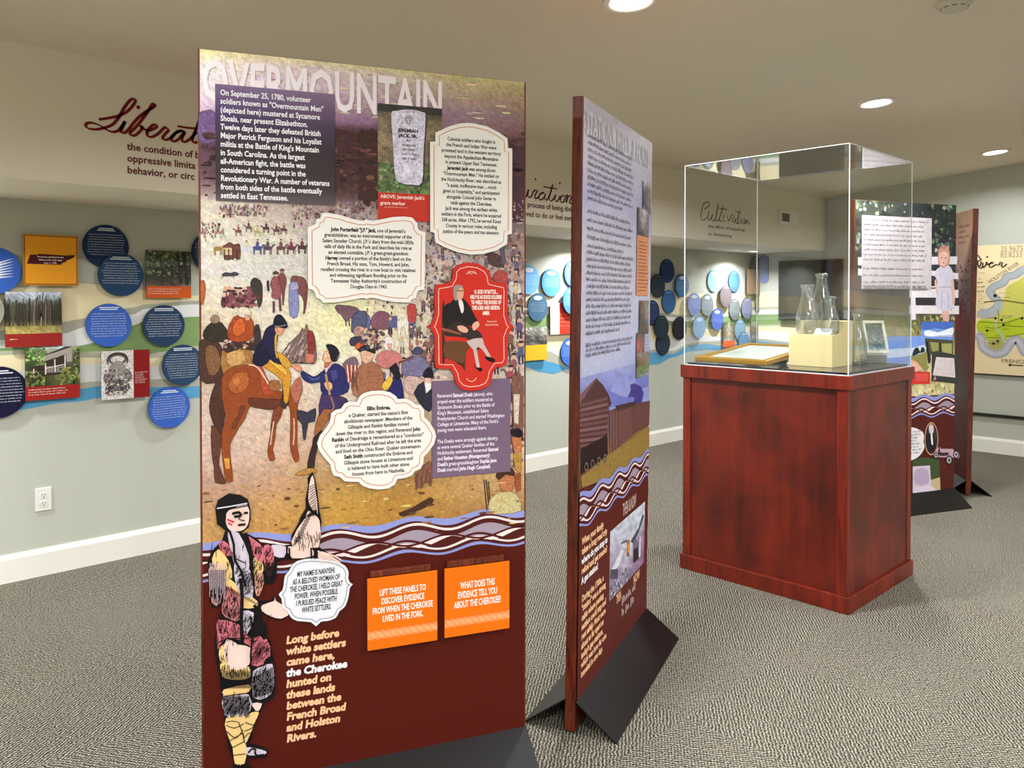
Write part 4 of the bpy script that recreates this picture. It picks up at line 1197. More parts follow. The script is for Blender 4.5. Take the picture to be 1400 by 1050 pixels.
def brush(mb, sf, P, col, off, dens=1.0, ln=.011, wd=.0032, amp=.30):
    """short brush touches that stay inside the outline P"""
    us = [p[0] for p in P]; vs = [p[1] for p in P]
    n = int(min(110, abs(area(P)) / .000045) * dens)
    ang = rb_.uniform(0, 3.1)
    for _ in range(n):
        x = rb_.uniform(min(us), max(us)); y = rb_.uniform(min(vs), max(vs))
        a_ = ang + rb_.uniform(-.6, .6); l = ln * rb_.uniform(.4, 1)
        x2, y2 = x + l * math.cos(a_), y + l * math.sin(a_)
        if not (inside(P, x, y) and inside(P, x2, y2)): continue
        k = 1 + rb_.uniform(-amp, amp)
        c = lin([max(0, min(255, q * k + rb_.uniform(-7, 7))) for q in col])
        dx, dy = -math.sin(a_) * wd / 2 * rb_.uniform(.5, 1), math.cos(a_) * wd / 2
        mb.add([sf.w(x, y, off), sf.w((x + x2) / 2 - dx, (y + y2) / 2 - dy, off), sf.w(x2, y2, off), sf.w((x + x2) / 2 + dx, (y + y2) / 2 + dy, off)], [(0, 1, 2, 3)], c)
def pc(col, t, ox, oy, s, sm=2):
    _k[0] += 1
    P = S1.pts(t, ox, oy, s)
    if sm and len(P) > 4: P = smoothp(P, sm)
    poly(m, S1, P, col, O + _k[0] * .000002)
    brush(m, S1, P, col, O + _k[0] * .000002 + .000001)
    stroke(m, S1, P, .0011, tuple(int(q * .45) for q in col), O + _k[0] * .000002 + .0000012, True)
def sk(col, t, ox, oy, s, wd, sm=3):
    _k[0] += 1
    P = S1.pts(t, ox, oy, s)
    if sm and len(P) > 2: P = smoothp(P, sm, False)
    stroke(m, S1, P, wd, col, O + _k[0] * .000002)
def blob(col, x, y, rx, ry, n=9, j=.25, rnd=rn):
    x = min(715, max(276, x)); c = U(x, y); e1 = U(x + rx, y); e2 = U(x, y + ry)
    P = []
    for i in range(n):
        a_ = 2 * math.pi * i / n; r = 1 + rnd.uniform(-j, j)
        P.append((c[0] + (e1[0] - c[0]) * math.cos(a_) * r, c[1] + (e2[1] - c[1]) * math.sin(a_) * r))
    cl = lin([max(0, min(255, z * rnd.uniform(.9, 1.1))) for z in col])
    _b[0] += 1
    m.add([S1.w(min(W1 - E, max(E, p)), min(top1 - .002, q), O + _k[0] * .000002 + (_b[0] % 5) * .0000004) for p, q in P], [tuple(range(n))[::-1]], cl)
# mountain ridge, sky streaks
for i in range(90):
    x = rn.uniform(300, 716); y = rn.uniform(100, 165)
    blob(rn.choice([(222, 204, 170), (200, 176, 170), (180, 150, 156), (214, 200, 160), (186, 166, 130)]), x, y, rn.uniform(3, 9), rn.uniform(.6, 1.4))
pc((112, 86, 130), "52,440 60,412 90,400 150,410 150,580 52,580", 260, 60, 4.375)
pc((72, 44, 44), "860,530 920,520 1000,545 1050,560 1050,760 860,760", 260, 60, 4.375)
pc((66, 42, 40), "0,450 50,440 110,445 115,840 0,840", 490, 80, 4.375)
pc((78, 50, 58), "890,495 990,490 985,980 915,980", 490, 80, 4.375)
for i in range(260):
    x = rn.uniform(278, 716); y = rn.uniform(182, 268)
    blob(rn.choice([(88, 58, 48), (54, 36, 36), (110, 74, 60), (74, 52, 60), (60, 44, 44)]), x, y, rn.uniform(2, 9), rn.uniform(1, 4))
# sky band of dabs, distant crowd
CR = [(142, 108, 100), (112, 84, 84), (172, 136, 124), (128, 112, 120), (150, 112, 100), (92, 70, 72), (184, 156, 140), (110, 110, 132)]
for (xa_, xb_, ya_, yb_, n_, sz) in ((300, 365, 280, 296, 130, 2.0), (276, 300, 305, 330, 30, 1.8), (400, 425, 276, 300, 40, 2), (425, 715, 276, 300, 260, 1.9), (575, 716, 300, 420, 480, 2.4), (690, 716, 350, 640, 240, 3), (560, 600, 420, 520, 90, 3), (500, 600, 400, 470, 60, 2.2)):
    for i in range(n_):
        blob(rn.choice(CR), rn.uniform(xa_, xb_), rn.uniform(ya_, yb_), rn.uniform(.5, 1) * sz, rn.uniform(.6, 1.5) * sz)
for i in range(420):       # pale and ochre dabs on the ground
    y = rn.uniform(300, 735); x = rn.uniform(276, 716)
    if y < 470: pal = [(226, 216, 190), (214, 200, 190), (196, 190, 190), (232, 224, 180)]
    elif y < 640: pal = [(206, 176, 156), (184, 150, 130), (216, 196, 176), (170, 130, 110)]
    else: pal = [(200, 150, 74), (160, 112, 54), (140, 96, 50), (212, 170, 96)]
    blob(rn.choice(pal), x, y, rn.uniform(1.5, 5), rn.uniform(.4, .9))
def rider(x, y, s, hc, mc, fl=1, man=True):
    blob(hc, x, y, 6.2 * s, 3.0 * s, 10, .1)
    sk(hc, "%f,%f %f,%f %f,%f" % (x + fl * 5 * s, y, x + fl * 7.5 * s, y - 4 * s, x + fl * 10 * s, y - 3 * s), 0, 0, 1, .0042 * s, 2)
    for dx in (-5, -3.6, 3.2, 4.8): sk(hc, "%f,%f %f,%f" % (x + dx * s, y + 1 * s, x + dx * s + rn.uniform(-.6, .6), y + 8.5 * s), 0, 0, 1, .0022 * s, 0)
    if man:
        blob(mc, x, y - 5 * s, 2.2 * s, 3.8 * s, 8, .1); blob((196, 150, 124), x, y - 9.6 * s, 1.1 * s, 1.3 * s, 7, .05); blob((50, 40, 40), x, y - 10.9 * s, 1.6 * s, .7 * s, 6, .05)
def person(x, y, s, c, hat=True, leg=True):
    blob(c, x, y - 3 * s, 2.6 * s, 4.6 * s, 9, .12)
    if leg:
        for dx in (-1.2, 1.2): sk(tuple(int(q * .6) for q in c), "%f,%f %f,%f" % (x + dx * s, y, x + dx * s * 1.3, y + 7 * s), 0, 0, 1, .0034 * s, 0)
    blob((206, 164, 142), x, y - 9 * s, 1.7 * s, 2.0 * s, 8, .06)
    if hat: blob((56, 46, 50), x, y - 10.8 * s, 2.3 * s, 1.0 * s, 7, .1)
for x, y, hc, mc in ((326, 316, (122, 84, 80), (150, 84, 80)), (340, 311, (110, 92, 88), (90, 66, 62)), (352, 317, (190, 160, 120), (206, 170, 90)), (364, 312, (96, 66, 62), (86, 60, 56)), (378, 315, (112, 80, 78), (110, 70, 66)), (388, 314, (100, 74, 74), (150, 96, 90)), (402, 313, (196, 186, 178), (120, 84, 84)), (412, 310, (180, 168, 160), (130, 96, 92)), (277, 318, (150, 120, 116), (130, 96, 96)), (298, 318, (150, 112, 104), (120, 84, 80)), (305, 322, (196, 180, 168), (160, 120, 110))):
    rider(x, y, .78, hc, mc, rn.choice((-1, 1)))
for x, y, hc, mc in ((298, 340, (150, 118, 70), (160, 124, 60)), (337, 341, (216, 206, 206), (200, 190, 196)), (352, 339, (74, 80, 130), (96, 92, 130)), (366, 339, (90, 74, 88), (96, 70, 78)), (384, 339, (110, 74, 72), (120, 80, 78)), (398, 339, (96, 62, 64), (126, 62, 66)), (413, 338, (84, 56, 58), (100, 66, 64))):
    rider(x, y, 1.05, hc, mc, 1, x != 298)
pc((110, 66, 58), "196,300 215,280 240,268 262,282 290,276 300,300 298,370 270,362 240,372 204,366", 260, 270, 4.375)
pc((206, 176, 130), "195,300 250,300 255,345 200,345", 260, 270, 4.375)
for q in range(4): sk((70, 44, 44), "%d,310 %d,375" % (205 + q * 24, 208 + q * 24), 260, 270, 4.375, .003, 0)
pc((70, 66, 78), "190,462 210,448 245,452 265,445 290,455 285,465 255,470 240,470 200,470", 260, 270, 4.375)
sk((60, 56, 66), "200,465 190,480", 260, 270, 4.375, .002, 0); sk((60, 56, 66), "255,468 262,482", 260, 270, 4.375, .002, 0)
for i in range(15): person(260 + (205 + (i % 8) * 24 + rn.uniform(-6, 6)) / 4.375, 270 + (620 + (i // 8) * 30) / 4.375, rn.uniform(1.5, 2.0), rn.choice([(120, 70, 78), (96, 58, 64), (140, 88, 88)]), rn.random() < .5, False)
pc((130, 76, 84), "335,560 352,532 380,536 398,560 404,600 380,612 345,606", 260, 270, 4.375)
pc((62, 56, 52), "360,510 380,480 410,490 430,520 430,620 410,660 395,600 370,560", 260, 270, 4.375)
for i in range(30): blob(rn.choice([(90, 52, 58), (150, 96, 96), (70, 44, 48)]), 260 + rn.uniform(195, 420) / 4.375, 270 + rn.uniform(570, 660) / 4.375, 3, 2.4)
pc((124, 74, 72), "600,490 615,468 650,472 680,480 698,515 702,570 695,640 684,695 676,690 680,640 668,595 640,575 632,600 628,690 620,690 616,590 604,545", 260, 270, 4.375)
sk((110, 64, 62), "690,560 692,620 680,690", 260, 270, 4.375, .006)
pc((146, 84, 88), "478,525 490,485 510,470 535,480 548,520 545,560 540,600 525,610 500,605 484,590 490,555", 260, 270, 4.375)
pc((206, 164, 142), "502,452 518,448 526,462 518,474 504,470", 260, 270, 4.375)
pc((90, 66, 60), "494,452 510,440 530,450 528,456 498,460", 260, 270, 4.375)
pc((60, 50, 56), "458,500 470,495 474,560 462,560", 260, 270, 4.375)
sk((96, 66, 76), "500,620 500,690", 260, 270, 4.375, .007, 0); sk((96, 66, 76), "535,600 540,680", 260, 270, 4.375, .007, 0)
pc((126, 70, 68), "528,470 540,455 562,458 576,490 572,530 566,560 558,640 552,640 548,560 536,520", 260, 270, 4.375)
pc((170, 120, 100), "538,440 550,430 560,440 556,454 542,454", 260, 270, 4.375)
pc((120, 60, 58), "532,436 548,424 566,436 556,440", 260, 270, 4.375)
pc((130, 132, 176), "590,550 600,510 625,500 640,540 650,620 640,715 595,705", 260, 270, 4.375)
pc((160, 156, 186), "600,510 640,505 650,545 600,560", 260, 270, 4.375)
# purple horse and men below the upper cartouche
pc((116, 84, 96), "865,655 885,642 920,645 965,650 1005,665 1020,700 1000,725 960,722 940,740 925,738 905,705 880,685", 260, 270, 4.375)
for x_ in (930, 950): sk((100, 72, 84), "%d,730 %d,770" % (x_, x_ + 2), 260, 270, 4.375, .004, 0)
pc((84, 88, 134), "965,720 1000,680 1040,690 1050,760 1000,770 970,800", 260, 270, 4.375)
pc((92, 96, 140), "4,500 20,478 50,476 66,495 72,540 58,580 30,590 8,575", 490, 320, 4.375)
pc((90, 66, 60), "18,470 34,458 50,468 46,482 24,482", 490, 320, 4.375)
pc((126, 82, 96), "72,520 90,480 130,460 175,470 195,505 192,560 200,620 190,622 178,570 150,575 120,570 112,620 102,618 100,575 80,556", 490, 320, 4.375)
pc((90, 90, 130), "185,490 230,490 240,560 200,560", 490, 320, 4.375)
pc((176, 70, 64), "290,430 340,420 345,500 320,540 300,520", 490, 320, 4.375)
sk((96, 90, 130), "305,530 320,620", 490, 320, 4.375, .009, 0); sk((96, 90, 130), "325,530 330,600", 490, 320, 4.375, .007, 0)
pc((220, 210, 196), "230,520 290,500 300,560 290,640 275,560 255,560 245,640", 490, 320, 4.375)
pc((172, 74, 70), "800,260 840,210 890,240 885,300 820,290", 490, 320, 4.375)
pc((206, 196, 196), "900,290 950,280 975,330 960,420 945,350 925,350 920,430 905,360", 490, 320, 4.375)
pc((84, 62, 60), "760,120 800,110 860,140 870,200 800,190 770,160", 490, 320, 4.375)
pc((96, 84, 96), "840,60 870,70 880,170 855,190", 490, 320, 4.375)
PAL = [(150, 96, 92), (118, 92, 104), (172, 140, 124), (96, 92, 120), (134, 100, 84), (196, 176, 164), (150, 80, 76), (110, 84, 80)]
for i in range(46):
    y = rn.uniform(312, 520); x = rn.uniform(578, 713)
    if rn.random() < .3: rider(x, y, .9 + (y - 300) / 260, rn.choice([(196, 184, 178), (120, 88, 84), (150, 118, 108)]), rn.choice(PAL), rn.choice((-1, 1)))
    else: person(x, y, .75 + (y - 300) / 300, rn.choice(PAL), rn.random() < .7)
for i in range(16): person(rn.uniform(696, 713), 350 + i * 17, 1.3 + i * .05, rn.choice(PAL))
for i in range(26): person(rn.uniform(486, 600), rn.uniform(445, 520), rn.uniform(1.1, 1.7), rn.choice(PAL), rn.random() < .6)
for i in range(18): rider(rn.uniform(428, 700), rn.uniform(279, 296), .62, rn.choice([(120, 90, 86), (90, 66, 66), (190, 176, 170)]), rn.choice(PAL), rn.choice((-1, 1)))
# rear horses and riders on the left
pc((72, 48, 40), "55,860 130,850 180,880 205,960 200,1100 140,1110 60,1090", 260, 270, 4.375)
pc((120, 84, 56), "90,900 150,890 180,960 170,1040 110,1060", 260, 270, 4.375)
pc((156, 108, 62), "190,920 260,880 340,900 385,960 370,1060 200,1060", 260, 270, 4.375)
pc((196, 150, 92), "215,940 260,905 310,915 330,980 240,1010", 260, 270, 4.375)
pc((52, 44, 36), "80,800 130,745 190,750 235,830 200,865 90,850", 260, 270, 4.375)
pc((150, 120, 100), "120,720 150,700 175,720 165,750 130,750", 260, 270, 4.375)
pc((58, 44, 40), "200,880 330,850 400,880 410,920 300,905 220,930", 260, 270, 4.375)
for i in range(26): blob(rn.choice([(170, 130, 110), (60, 44, 40), (110, 80, 70), (200, 170, 150)]), 260 + rn.uniform(205, 400) / 4.375, 270 + rn.uniform(850, 900) / 4.375, 2.5, 2)
pc((156, 70, 34), "220,810 260,715 330,700 375,740 385,820 340,860 250,860", 260, 270, 4.375)
pc((190, 90, 44), "250,790 275,735 315,725 330,800 280,830", 260, 270, 4.375)
pc((214, 196, 178), "278,690 300,655 350,662 365,700 340,720 300,715", 260, 270, 4.375)
pc((206, 150, 120), "325,700 362,705 355,735 330,735", 260, 270, 4.375)
pc((60, 50, 50), "380,780 410,760 425,850 400,900 385,860", 260, 270, 4.375)
pc((178, 92, 50), "62,505 85,500 90,560 75,640 62,620", 260, 270, 4.375)
# big gray brown horse head in front of the main rider
pc((120, 96, 90), "548,935 580,890 620,845 655,810 672,775 680,800 696,752 706,790 732,800 744,840 752,900 756,960 745,992 728,995 715,960 690,985 640,985 600,980 565,965", 260, 270, 4.375)
for i in range(46):
    x = rn.uniform(570, 730); y = rn.uniform(800, 980)
    sk(rn.choice([(170, 150, 146), (70, 52, 50), (210, 196, 190), (130, 96, 88)]), "%f,%f %f,%f" % (x, y, x - 18, y + 34), 260, 270, 4.375, .0022, 0)
pc((136, 52, 48), "700,800 735,820 745,900 720,960 705,900", 260, 270, 4.375)
pc((190, 110, 96), "690,930 745,940 735,985 690,985", 260, 270, 4.375)
# main chestnut horse
pc((74, 46, 38), "185,150 150,195 118,290 118,370 145,450 180,520 200,430 215,330 205,230 230,140", 260, 480, 4.375)
pc((92, 56, 44), "128,440 185,500 180,600 172,680 205,765 215,790 150,785 142,690 128,600", 260, 480, 4.375)
pc((140, 68, 34), "190,160 230,108 300,84 380,92 440,140 480,200 540,240 600,225 655,160 672,230 645,310 640,400 640,470 640,570 652,640 628,665 600,590 598,500 600,400 592,330 560,335 540,400 515,440 508,520 494,590 508,645 478,655 462,600 480,500 482,440 498,350 430,345 360,328 330,400 290,460 262,510 238,560 242,650 255,775 215,772 200,700 188,580 192,470 212,400 198,320 188,250", 260, 480, 4.375)
pc((168, 90, 46), "230,180 280,130 340,130 350,200 300,250 240,240", 260, 480, 4.375)
pc((184, 108, 60), "250,170 290,145 310,190 270,215", 260, 480, 4.375)
pc((96, 50, 36), "352,280 450,285 560,290 592,320 500,350 430,345 360,328", 260, 480, 4.375)
pc((110, 58, 40), "330,330 300,400 262,470 250,440 290,380 300,330", 260, 480, 4.375)
pc((120, 62, 42), "500,350 545,330 530,400 505,440 490,500 484,440", 260, 480, 4.375)
pc((206, 140, 60), "200,640 236,640 240,700 212,705", 260, 480, 4.375)
for a_ in ("500,420 490,480 480,560", "620,400 622,480 616,560"): sk((206, 170, 150), a_, 260, 480, 4.375, .0035)
pc((168, 70, 46), "360,75 420,80 450,140 485,210 500,250 440,262 420,200 410,120", 260, 480, 4.375)
sk((206, 186, 160), "350,80 400,95 440,150 470,200", 260, 480, 4.375, .004)
pc((150, 96, 56), "470,180 530,175 540,225 495,240 475,225", 260, 480, 4.375)
pc((66, 48, 44), "545,160 575,170 580,320 560,345 540,320 552,240", 260, 480, 4.375)
pc((170, 100, 80), "600,220 655,150 670,230 640,310 615,290", 260, 480, 4.375)
# rider
pc((196, 138, 44), "430,85 470,50 530,50 590,110 602,160 585,300 560,300 548,180 480,120", 260, 480, 4.375)
pc((222, 168, 70), "470,60 520,60 575,115 580,150 540,120", 260, 480, 4.375)
pc((34, 34, 62), "430,850 445,800 470,770 515,760 525,830 515,920 562,985 545,1000 500,985 470,960 420,930 405,880", 260, 270, 4.375)
pc((30, 28, 52), "400,890 440,880 480,960 430,1010 370,985", 260, 270, 4.375)
pc((206, 160, 70), "505,830 520,820 515,920 530,950 515,960 505,900", 260, 270, 4.375)
pc((200, 150, 54), "520,920 580,960 605,1010 570,1020 540,985", 260, 270, 4.375)
pc((214, 150, 116), "510,775 560,780 555,812 525,825 508,800", 260, 270, 4.375)
pc((30, 30, 40), "498,740 512,706 545,703 580,755 575,782 530,775 503,770", 260, 270, 4.375)
sk((140, 140, 150), "505,768 540,770 575,760", 260, 270, 4.375, .002)
# standing man in blue
pc((150, 94, 58), "760,400 800,330 850,300 885,330 835,400 795,460 755,525 742,490", 260, 480, 4.375)
pc((52, 38, 38), "735,520 755,500 790,470 765,560 745,650 738,712 700,702 712,620 730,560", 260, 480, 4.375)
pc((170, 124, 66), "625,735 700,700 755,705 752,730 650,742", 260, 480, 4.375)
pc((56, 52, 66), "640,350 700,365 750,340 745,420 705,430 690,525 675,520 668,440 645,410", 260, 480, 4.375)
pc((66, 50, 90), "785,255 900,270 945,300 880,350 800,345 770,390", 260, 480, 4.375)
pc((44, 44, 96), "600,720 680,670 770,710 820,800 850,900 835,1010 700,1060 540,1040 508,960 500,895 400,912 310,870 272,805 298,760 420,830 500,790 560,740", 380, 420, 8.75)
pc((70, 72, 130), "330,800 420,850 500,820 500,860 400,880", 380, 420, 8.75)
pc((66, 66, 120), "620,760 700,740 720,850 650,880", 380, 420, 8.75)
pc((226, 166, 134), "545,560 575,520 620,560 640,640 600,665 570,660 535,618", 380, 420, 8.75)
pc((240, 200, 176), "550,565 575,545 590,590 560,620", 380, 420, 8.75)
pc((216, 196, 176), "560,680 660,660 600,740 575,790 560,740", 380, 420, 8.75)
pc((190, 100, 70), "560,660 640,660 590,720 555,730", 380, 420, 8.75)
pc((34, 32, 40), "572,452 640,445 700,480 735,550 705,640 650,650 625,600 610,530", 380, 420, 8.75)
sk((110, 110, 120), "735,560 700,620", 380, 420, 8.75, .002, 0)
pc((222, 164, 130), "550,910 610,890 650,925 640,985 585,985", 380, 420, 8.75)
pc((214, 140, 110), "150,680 260,700 290,750 250,770 180,720", 380, 420, 8.75)
sk((180, 140, 90), "570,800 620,1050", 380, 420, 8.75, .006, 0)
sk((70, 50, 44), "160,665 420,675", 380, 420, 8.75, .003, 0)
sk((150, 110, 80), "840,270 858,330 848,350", 260, 480, 4.375, .004)
# group of men to his right
pc((84, 84, 112), "880,190 900,100 960,60 1050,60 1050,240 960,300 880,300", 380, 420, 8.75)
pc((170, 130, 116), "905,290 930,230 1000,225 1025,290 990,350 930,350", 380, 420, 8.75)
pc((60, 56, 72), "865,370 950,350 1040,360 1040,450 870,460", 380, 420, 8.75)
pc((206, 92, 56), "920,470 960,420 1030,430 1040,480 950,500", 380, 420, 8.75)
pc((216, 160, 134), "1000,540 1050,520 1050,660 1010,640", 380, 420, 8.75)
pc((30, 28, 32), "960,510 1000,465 1050,460 1050,520 980,530", 380, 420, 8.75)
pc((120, 96, 104), "770,680 870,600 930,600 960,680 900,760 840,790", 380, 420, 8.75)
for i in range(9): sk([(166, 78, 60), (230, 200, 180), (120, 60, 52)][i % 3], "%d,690 %d,900" % (815 + i * 16, 840 + i * 12), 380, 420, 8.75, .005, 0)
pc((160, 108, 84), "880,880 930,760 1000,700 1050,660 1050,1050 900,1050", 380, 420, 8.75)
for i in range(14): sk(rn.choice([(120, 76, 60), (206, 160, 130), (90, 56, 50)]), "%d,%d %d,%d" % (890 + i * 12, 760 + (i % 4) * 30, 880 + i * 12, 900 + (i % 3) * 50), 380, 420, 8.75, .003, 0)
pc((156, 100, 74), "0,800 60,760 125,790 150,860 135,960 0,960", 490, 320, 4.375)
pc((214, 164, 140), "15,700 50,680 90,700 80,750 50,775 20,755", 490, 320, 4.375)
pc((40, 34, 38), "0,690 30,665 80,670 100,700 95,715 40,695 10,705", 490, 320, 4.375)
pc((190, 116, 112), "100,750 140,700 220,700 262,745 220,800 140,800", 490, 320, 4.375)
pc((226, 214, 208), "145,640 180,608 215,640 205,690 160,692", 490, 320, 4.375)
pc((206, 150, 130), "175,655 200,655 195,690 175,690", 490, 320, 4.375)
for i in range(40): blob(rn.choice([(96, 72, 72), (150, 110, 100), (206, 170, 150), (70, 60, 76), (130, 84, 72)]), 490 + rn.uniform(0, 150) / 4.375, 320 + rn.uniform(560, 690) / 4.375, 2.6, 2.6)
pc((42, 42, 96), "170,930 215,850 255,870 272,980 270,1050 180,1050", 490, 320, 4.375)
pc((222, 176, 70), "140,900 190,850 205,875 175,930 150,930", 490, 320, 4.375)
pc((34, 30, 36), "180,800 225,768 255,850 235,880", 490, 320, 4.375)
pc((116, 108, 140), "255,800 290,740 360,725 425,780 410,840 285,855", 490, 320, 4.375)
pc((70, 70, 96), "320,700 350,672 385,690 375,715 325,720", 490, 320, 4.375)
sk((96, 66, 56), "240,770 330,735", 490, 320, 4.375, .006, 0)
pc((190, 160, 150), "270,860 340,850 430,900 380,960 290,950", 490, 320, 4.375)
pc((30, 28, 34), "385,835 420,793 448,835 440,865 395,860", 490, 320, 4.375)
pc((214, 176, 160), "395,860 435,860 430,900 400,900", 490, 320, 4.375)
pc((230, 224, 218), "395,890 435,890 430,970 410,980", 490, 320, 4.375)
pc((44, 42, 56), "330,950 390,880 400,960 440,920 435,1050 400,1050", 490, 320, 4.375)
# lower ground figures and log
pc((130, 84, 66), "340,650 420,570 440,600 438,700 400,690 380,730 350,720", 490, 500, 4.375)
for a_ in ("350,650 345,740", "375,650 380,730", "410,620 400,700", "425,640 430,720"): sk((104, 66, 54), a_, 490, 500, 4.375, .006, 0)
pc((70, 46, 34), "240,880 320,850 430,785 440,825 330,875 270,900", 490, 500, 4.375)
for a_ in ("750,680 768,870", "762,680 784,870", "776,690 790,870"): sk((40, 30, 30), a_, 490, 500, 4.375, .003, 0)
pc((176, 110, 70), "840,650 880,630 925,650 932,720 885,770 842,720", 490, 500, 4.375)
pc((66, 44, 34), "820,660 850,610 920,615 935,660 880,650 845,680", 490, 500, 4.375)
pc((192, 176, 128), "785,800 860,750 945,770 972,865 860,885 785,880", 490, 500, 4.375)
pc((186, 112, 70), "915,430 970,425 975,520 930,515", 490, 500, 4.375)
pc((34, 28, 30), "908,380 950,368 978,400 965,430 912,412", 490, 500, 4.375)
pc((176, 130, 60), "925,520 975,530 970,640 935,620", 490, 500, 4.375)
pc((150, 80, 50), "930,640 970,640 970,740 945,760", 490, 500, 4.375)
pc((120, 84, 70), "915,60 985,60 985,360 925,380", 490, 500, 4.375)
pc((206, 184, 170), "925,170 965,170 955,350 930,340", 490, 500, 4.375)
for i in range(60): blob(rn.choice([(150, 104, 60), (96, 66, 44), (214, 176, 110)]), rn.uniform(278, 716), rn.uniform(660, 735), rn.uniform(2, 8), rn.uniform(.8, 2))
m.build('painting_print', M_PAINT, rt1)

# wave band, dark maroon foot
m = MB()
vt = (S1.uv(276, 737)[1] + S1.uv(715, 695)[1]) / 2; vb = (S1.uv(276, 792)[1] + S1.uv(715, 742)[1]) / 2
rect(m, S1, E, B1 - .02, W1 - E, vb + (vt - vb) * .25, (78, 22, 13), .0018)
uc1 = S1.uv(564, 720)[0]; uc2 = S1.uv(663, 712)[0]; lam = uc2 - uc1
waves(m, S1, E, W1 - E, vb - .012, vt + .012, .0019, lam, math.pi / 2 - 2 * math.pi * uc1 / lam)
m.build('wave_band_print', M_PRINT, rt1)

# title and intro text box
m = MB()
ul, v_ = S1.uv(275.5, 136); ur, _ = S1.uv(606, 147)
_, vcap = S1.uv(275.5, 81)
size = (v_ - vcap) / -CAPH
text(m, S1, "OVERMOUNTAIN", ul, v_, abs(vcap - v_) / CAPH, (240, 228, 234), .0020, bold=1, width=ur - ul)
m.build('title_lettering', M_PRINT, rt1)
m = MB()
bu0, bv1 = S1.uv(294, 114.5); bu1, _ = S1.uv(457.5, 128); _, bv0 = S1.uv(294, 274.5)
gridart(m, S1, bu0, bv0, bu1, bv1, [[(122, 104, 138), (132, 110, 136)], [(98, 78, 116), (112, 88, 116)], [(74, 56, 92), (84, 66, 88)], [(66, 54, 66)], [(60, 50, 54)], [(62, 52, 56)], [(66, 56, 60)], [(96, 84, 88)]], .0022, 6, 14, .03, 31)
m.build('intro_box', M_PRINT, rt1)
m = MB()
block(m, S1, ["On September 25, 1780, volunteer", "soldiers known as \"Overmountain Men\"", "(depicted here) mustered at Sycamore", "Shoals, near present Elizabethton.", "Twelve days later they defeated British", "Major Patrick Ferguson and his Loyalist",
  "militia at the Battle of King's Mountain", "in South Carolina. As the largest", "all-American fight, the battle was", "considered a turning point in the", "Revolutionary War. A number of veterans", "from both sides of the battle eventually", "settled in East Tennessee."],
  301, 130, 450, 270.5, (240, 236, 240), .0026, bold=1, k=.93, slope=.09)
m.build('lettering', M_PRINT, rt1)

# grave marker photo
m = MB()
gu0, gv1 = S1.uv(516.3, 141.3); gu1, _ = S1.uv(604, 150); _, gvc = S1.uv(516.3, 263); _, gv0 = S1.uv(516.3, 301)
gridart(m, S1, gu0, gvc, gu1, gv1, [[(60, 56, 44), (50, 46, 38)], [(118, 100, 78), (110, 94, 70)], [(128, 110, 84)], [(140, 118, 90), (118, 100, 74)], [(132, 112, 84)], [(116, 104, 70)], [(84, 100, 58), (78, 92, 52)], [(92, 110, 66)]], .0024, 14, 18, .18, 33)
dabs(m, S1, gu0, gvc, gu1, gvc + (gv1 - gvc) * .34, 220, .009, [(96, 116, 66), (60, 76, 40), (130, 150, 96), (80, 92, 56)], .0026, 34)
rect(m, S1, gu0, gv1 - .022, gu1, gv1, (48, 44, 38), .0030)
P = smoothp(S1.pts("195,335 228,314 310,306 380,322 400,350 388,560 378,740 320,755 250,745 218,700 205,500", 490, 80, 4.375), 3)
poly(m, S1, [(a_ + .004, b_ - .004) for a_, b_ in P], (44, 50, 36), .0032)
poly(m, S1, P, (208, 200, 218), .0034)
m.build('grave_photo_print', M_PHOTO, rt1)
m = MB()
cr_ = S1.pts("288,345 305,345 305,358 316,358 316,372 305,372 305,392 288,392 288,372 276,372 276,358 288,358", 490, 80, 4.375)
stroke(m, S1, cr_, .0022, (50, 44, 52), .0038, True)
block(m, S1, ["JEREMIAH", "JACK, SR."], 544, 180.2, 571, 187.2, (46, 40, 48), .0038, align='C', bold=2, k=.9, slope=.06)
block(m, S1, ["PVT", "VA MILITIA", "REV WAR", "NOV 7 1750", "APR 7 1833"], 548, 193.4, 569, 218, (60, 52, 62), .0038, align='C', bold=1, k=.6, slope=.05)
rect(m, S1, gu0, gv0, gu1, gvc, (190, 54, 42), .0030)
block(m, S1, ["ABOVE: Jeremiah Jack's", "grave marker"], 519.7, 270.6, 580, 279.4, (240, 214, 200), .0034, bold=1, k=.78, slope=.1)
rn2 = random.Random(3); a_, b_ = S1.uv(525, 283.5); dashes(m, S1, a_, b_, S1.uv(558, 287)[0], b_, 1, .0025, (236, 200, 186), .0034, rn2, 0)
m.build('caption_lettering', M_PRINT, rt1)

def plaque(par, sf, P, label, col, line, ins, d0=.003, th=.005, name='plaque', side=None):
    mb = MB(); plate(mb, sf, P, .0014, d0 + th, col, side or (40, 34, 34))
    o = mb.build(name, M_PRINT, par); tag(o, label)
    mb = MB()
    if line: stroke(mb, sf, inset(P, ins), .0020, line, d0 + th + .0003, True)
    return o, mb, d0 + th
CREAM, OR = (232, 226, 218), (206, 112, 84)
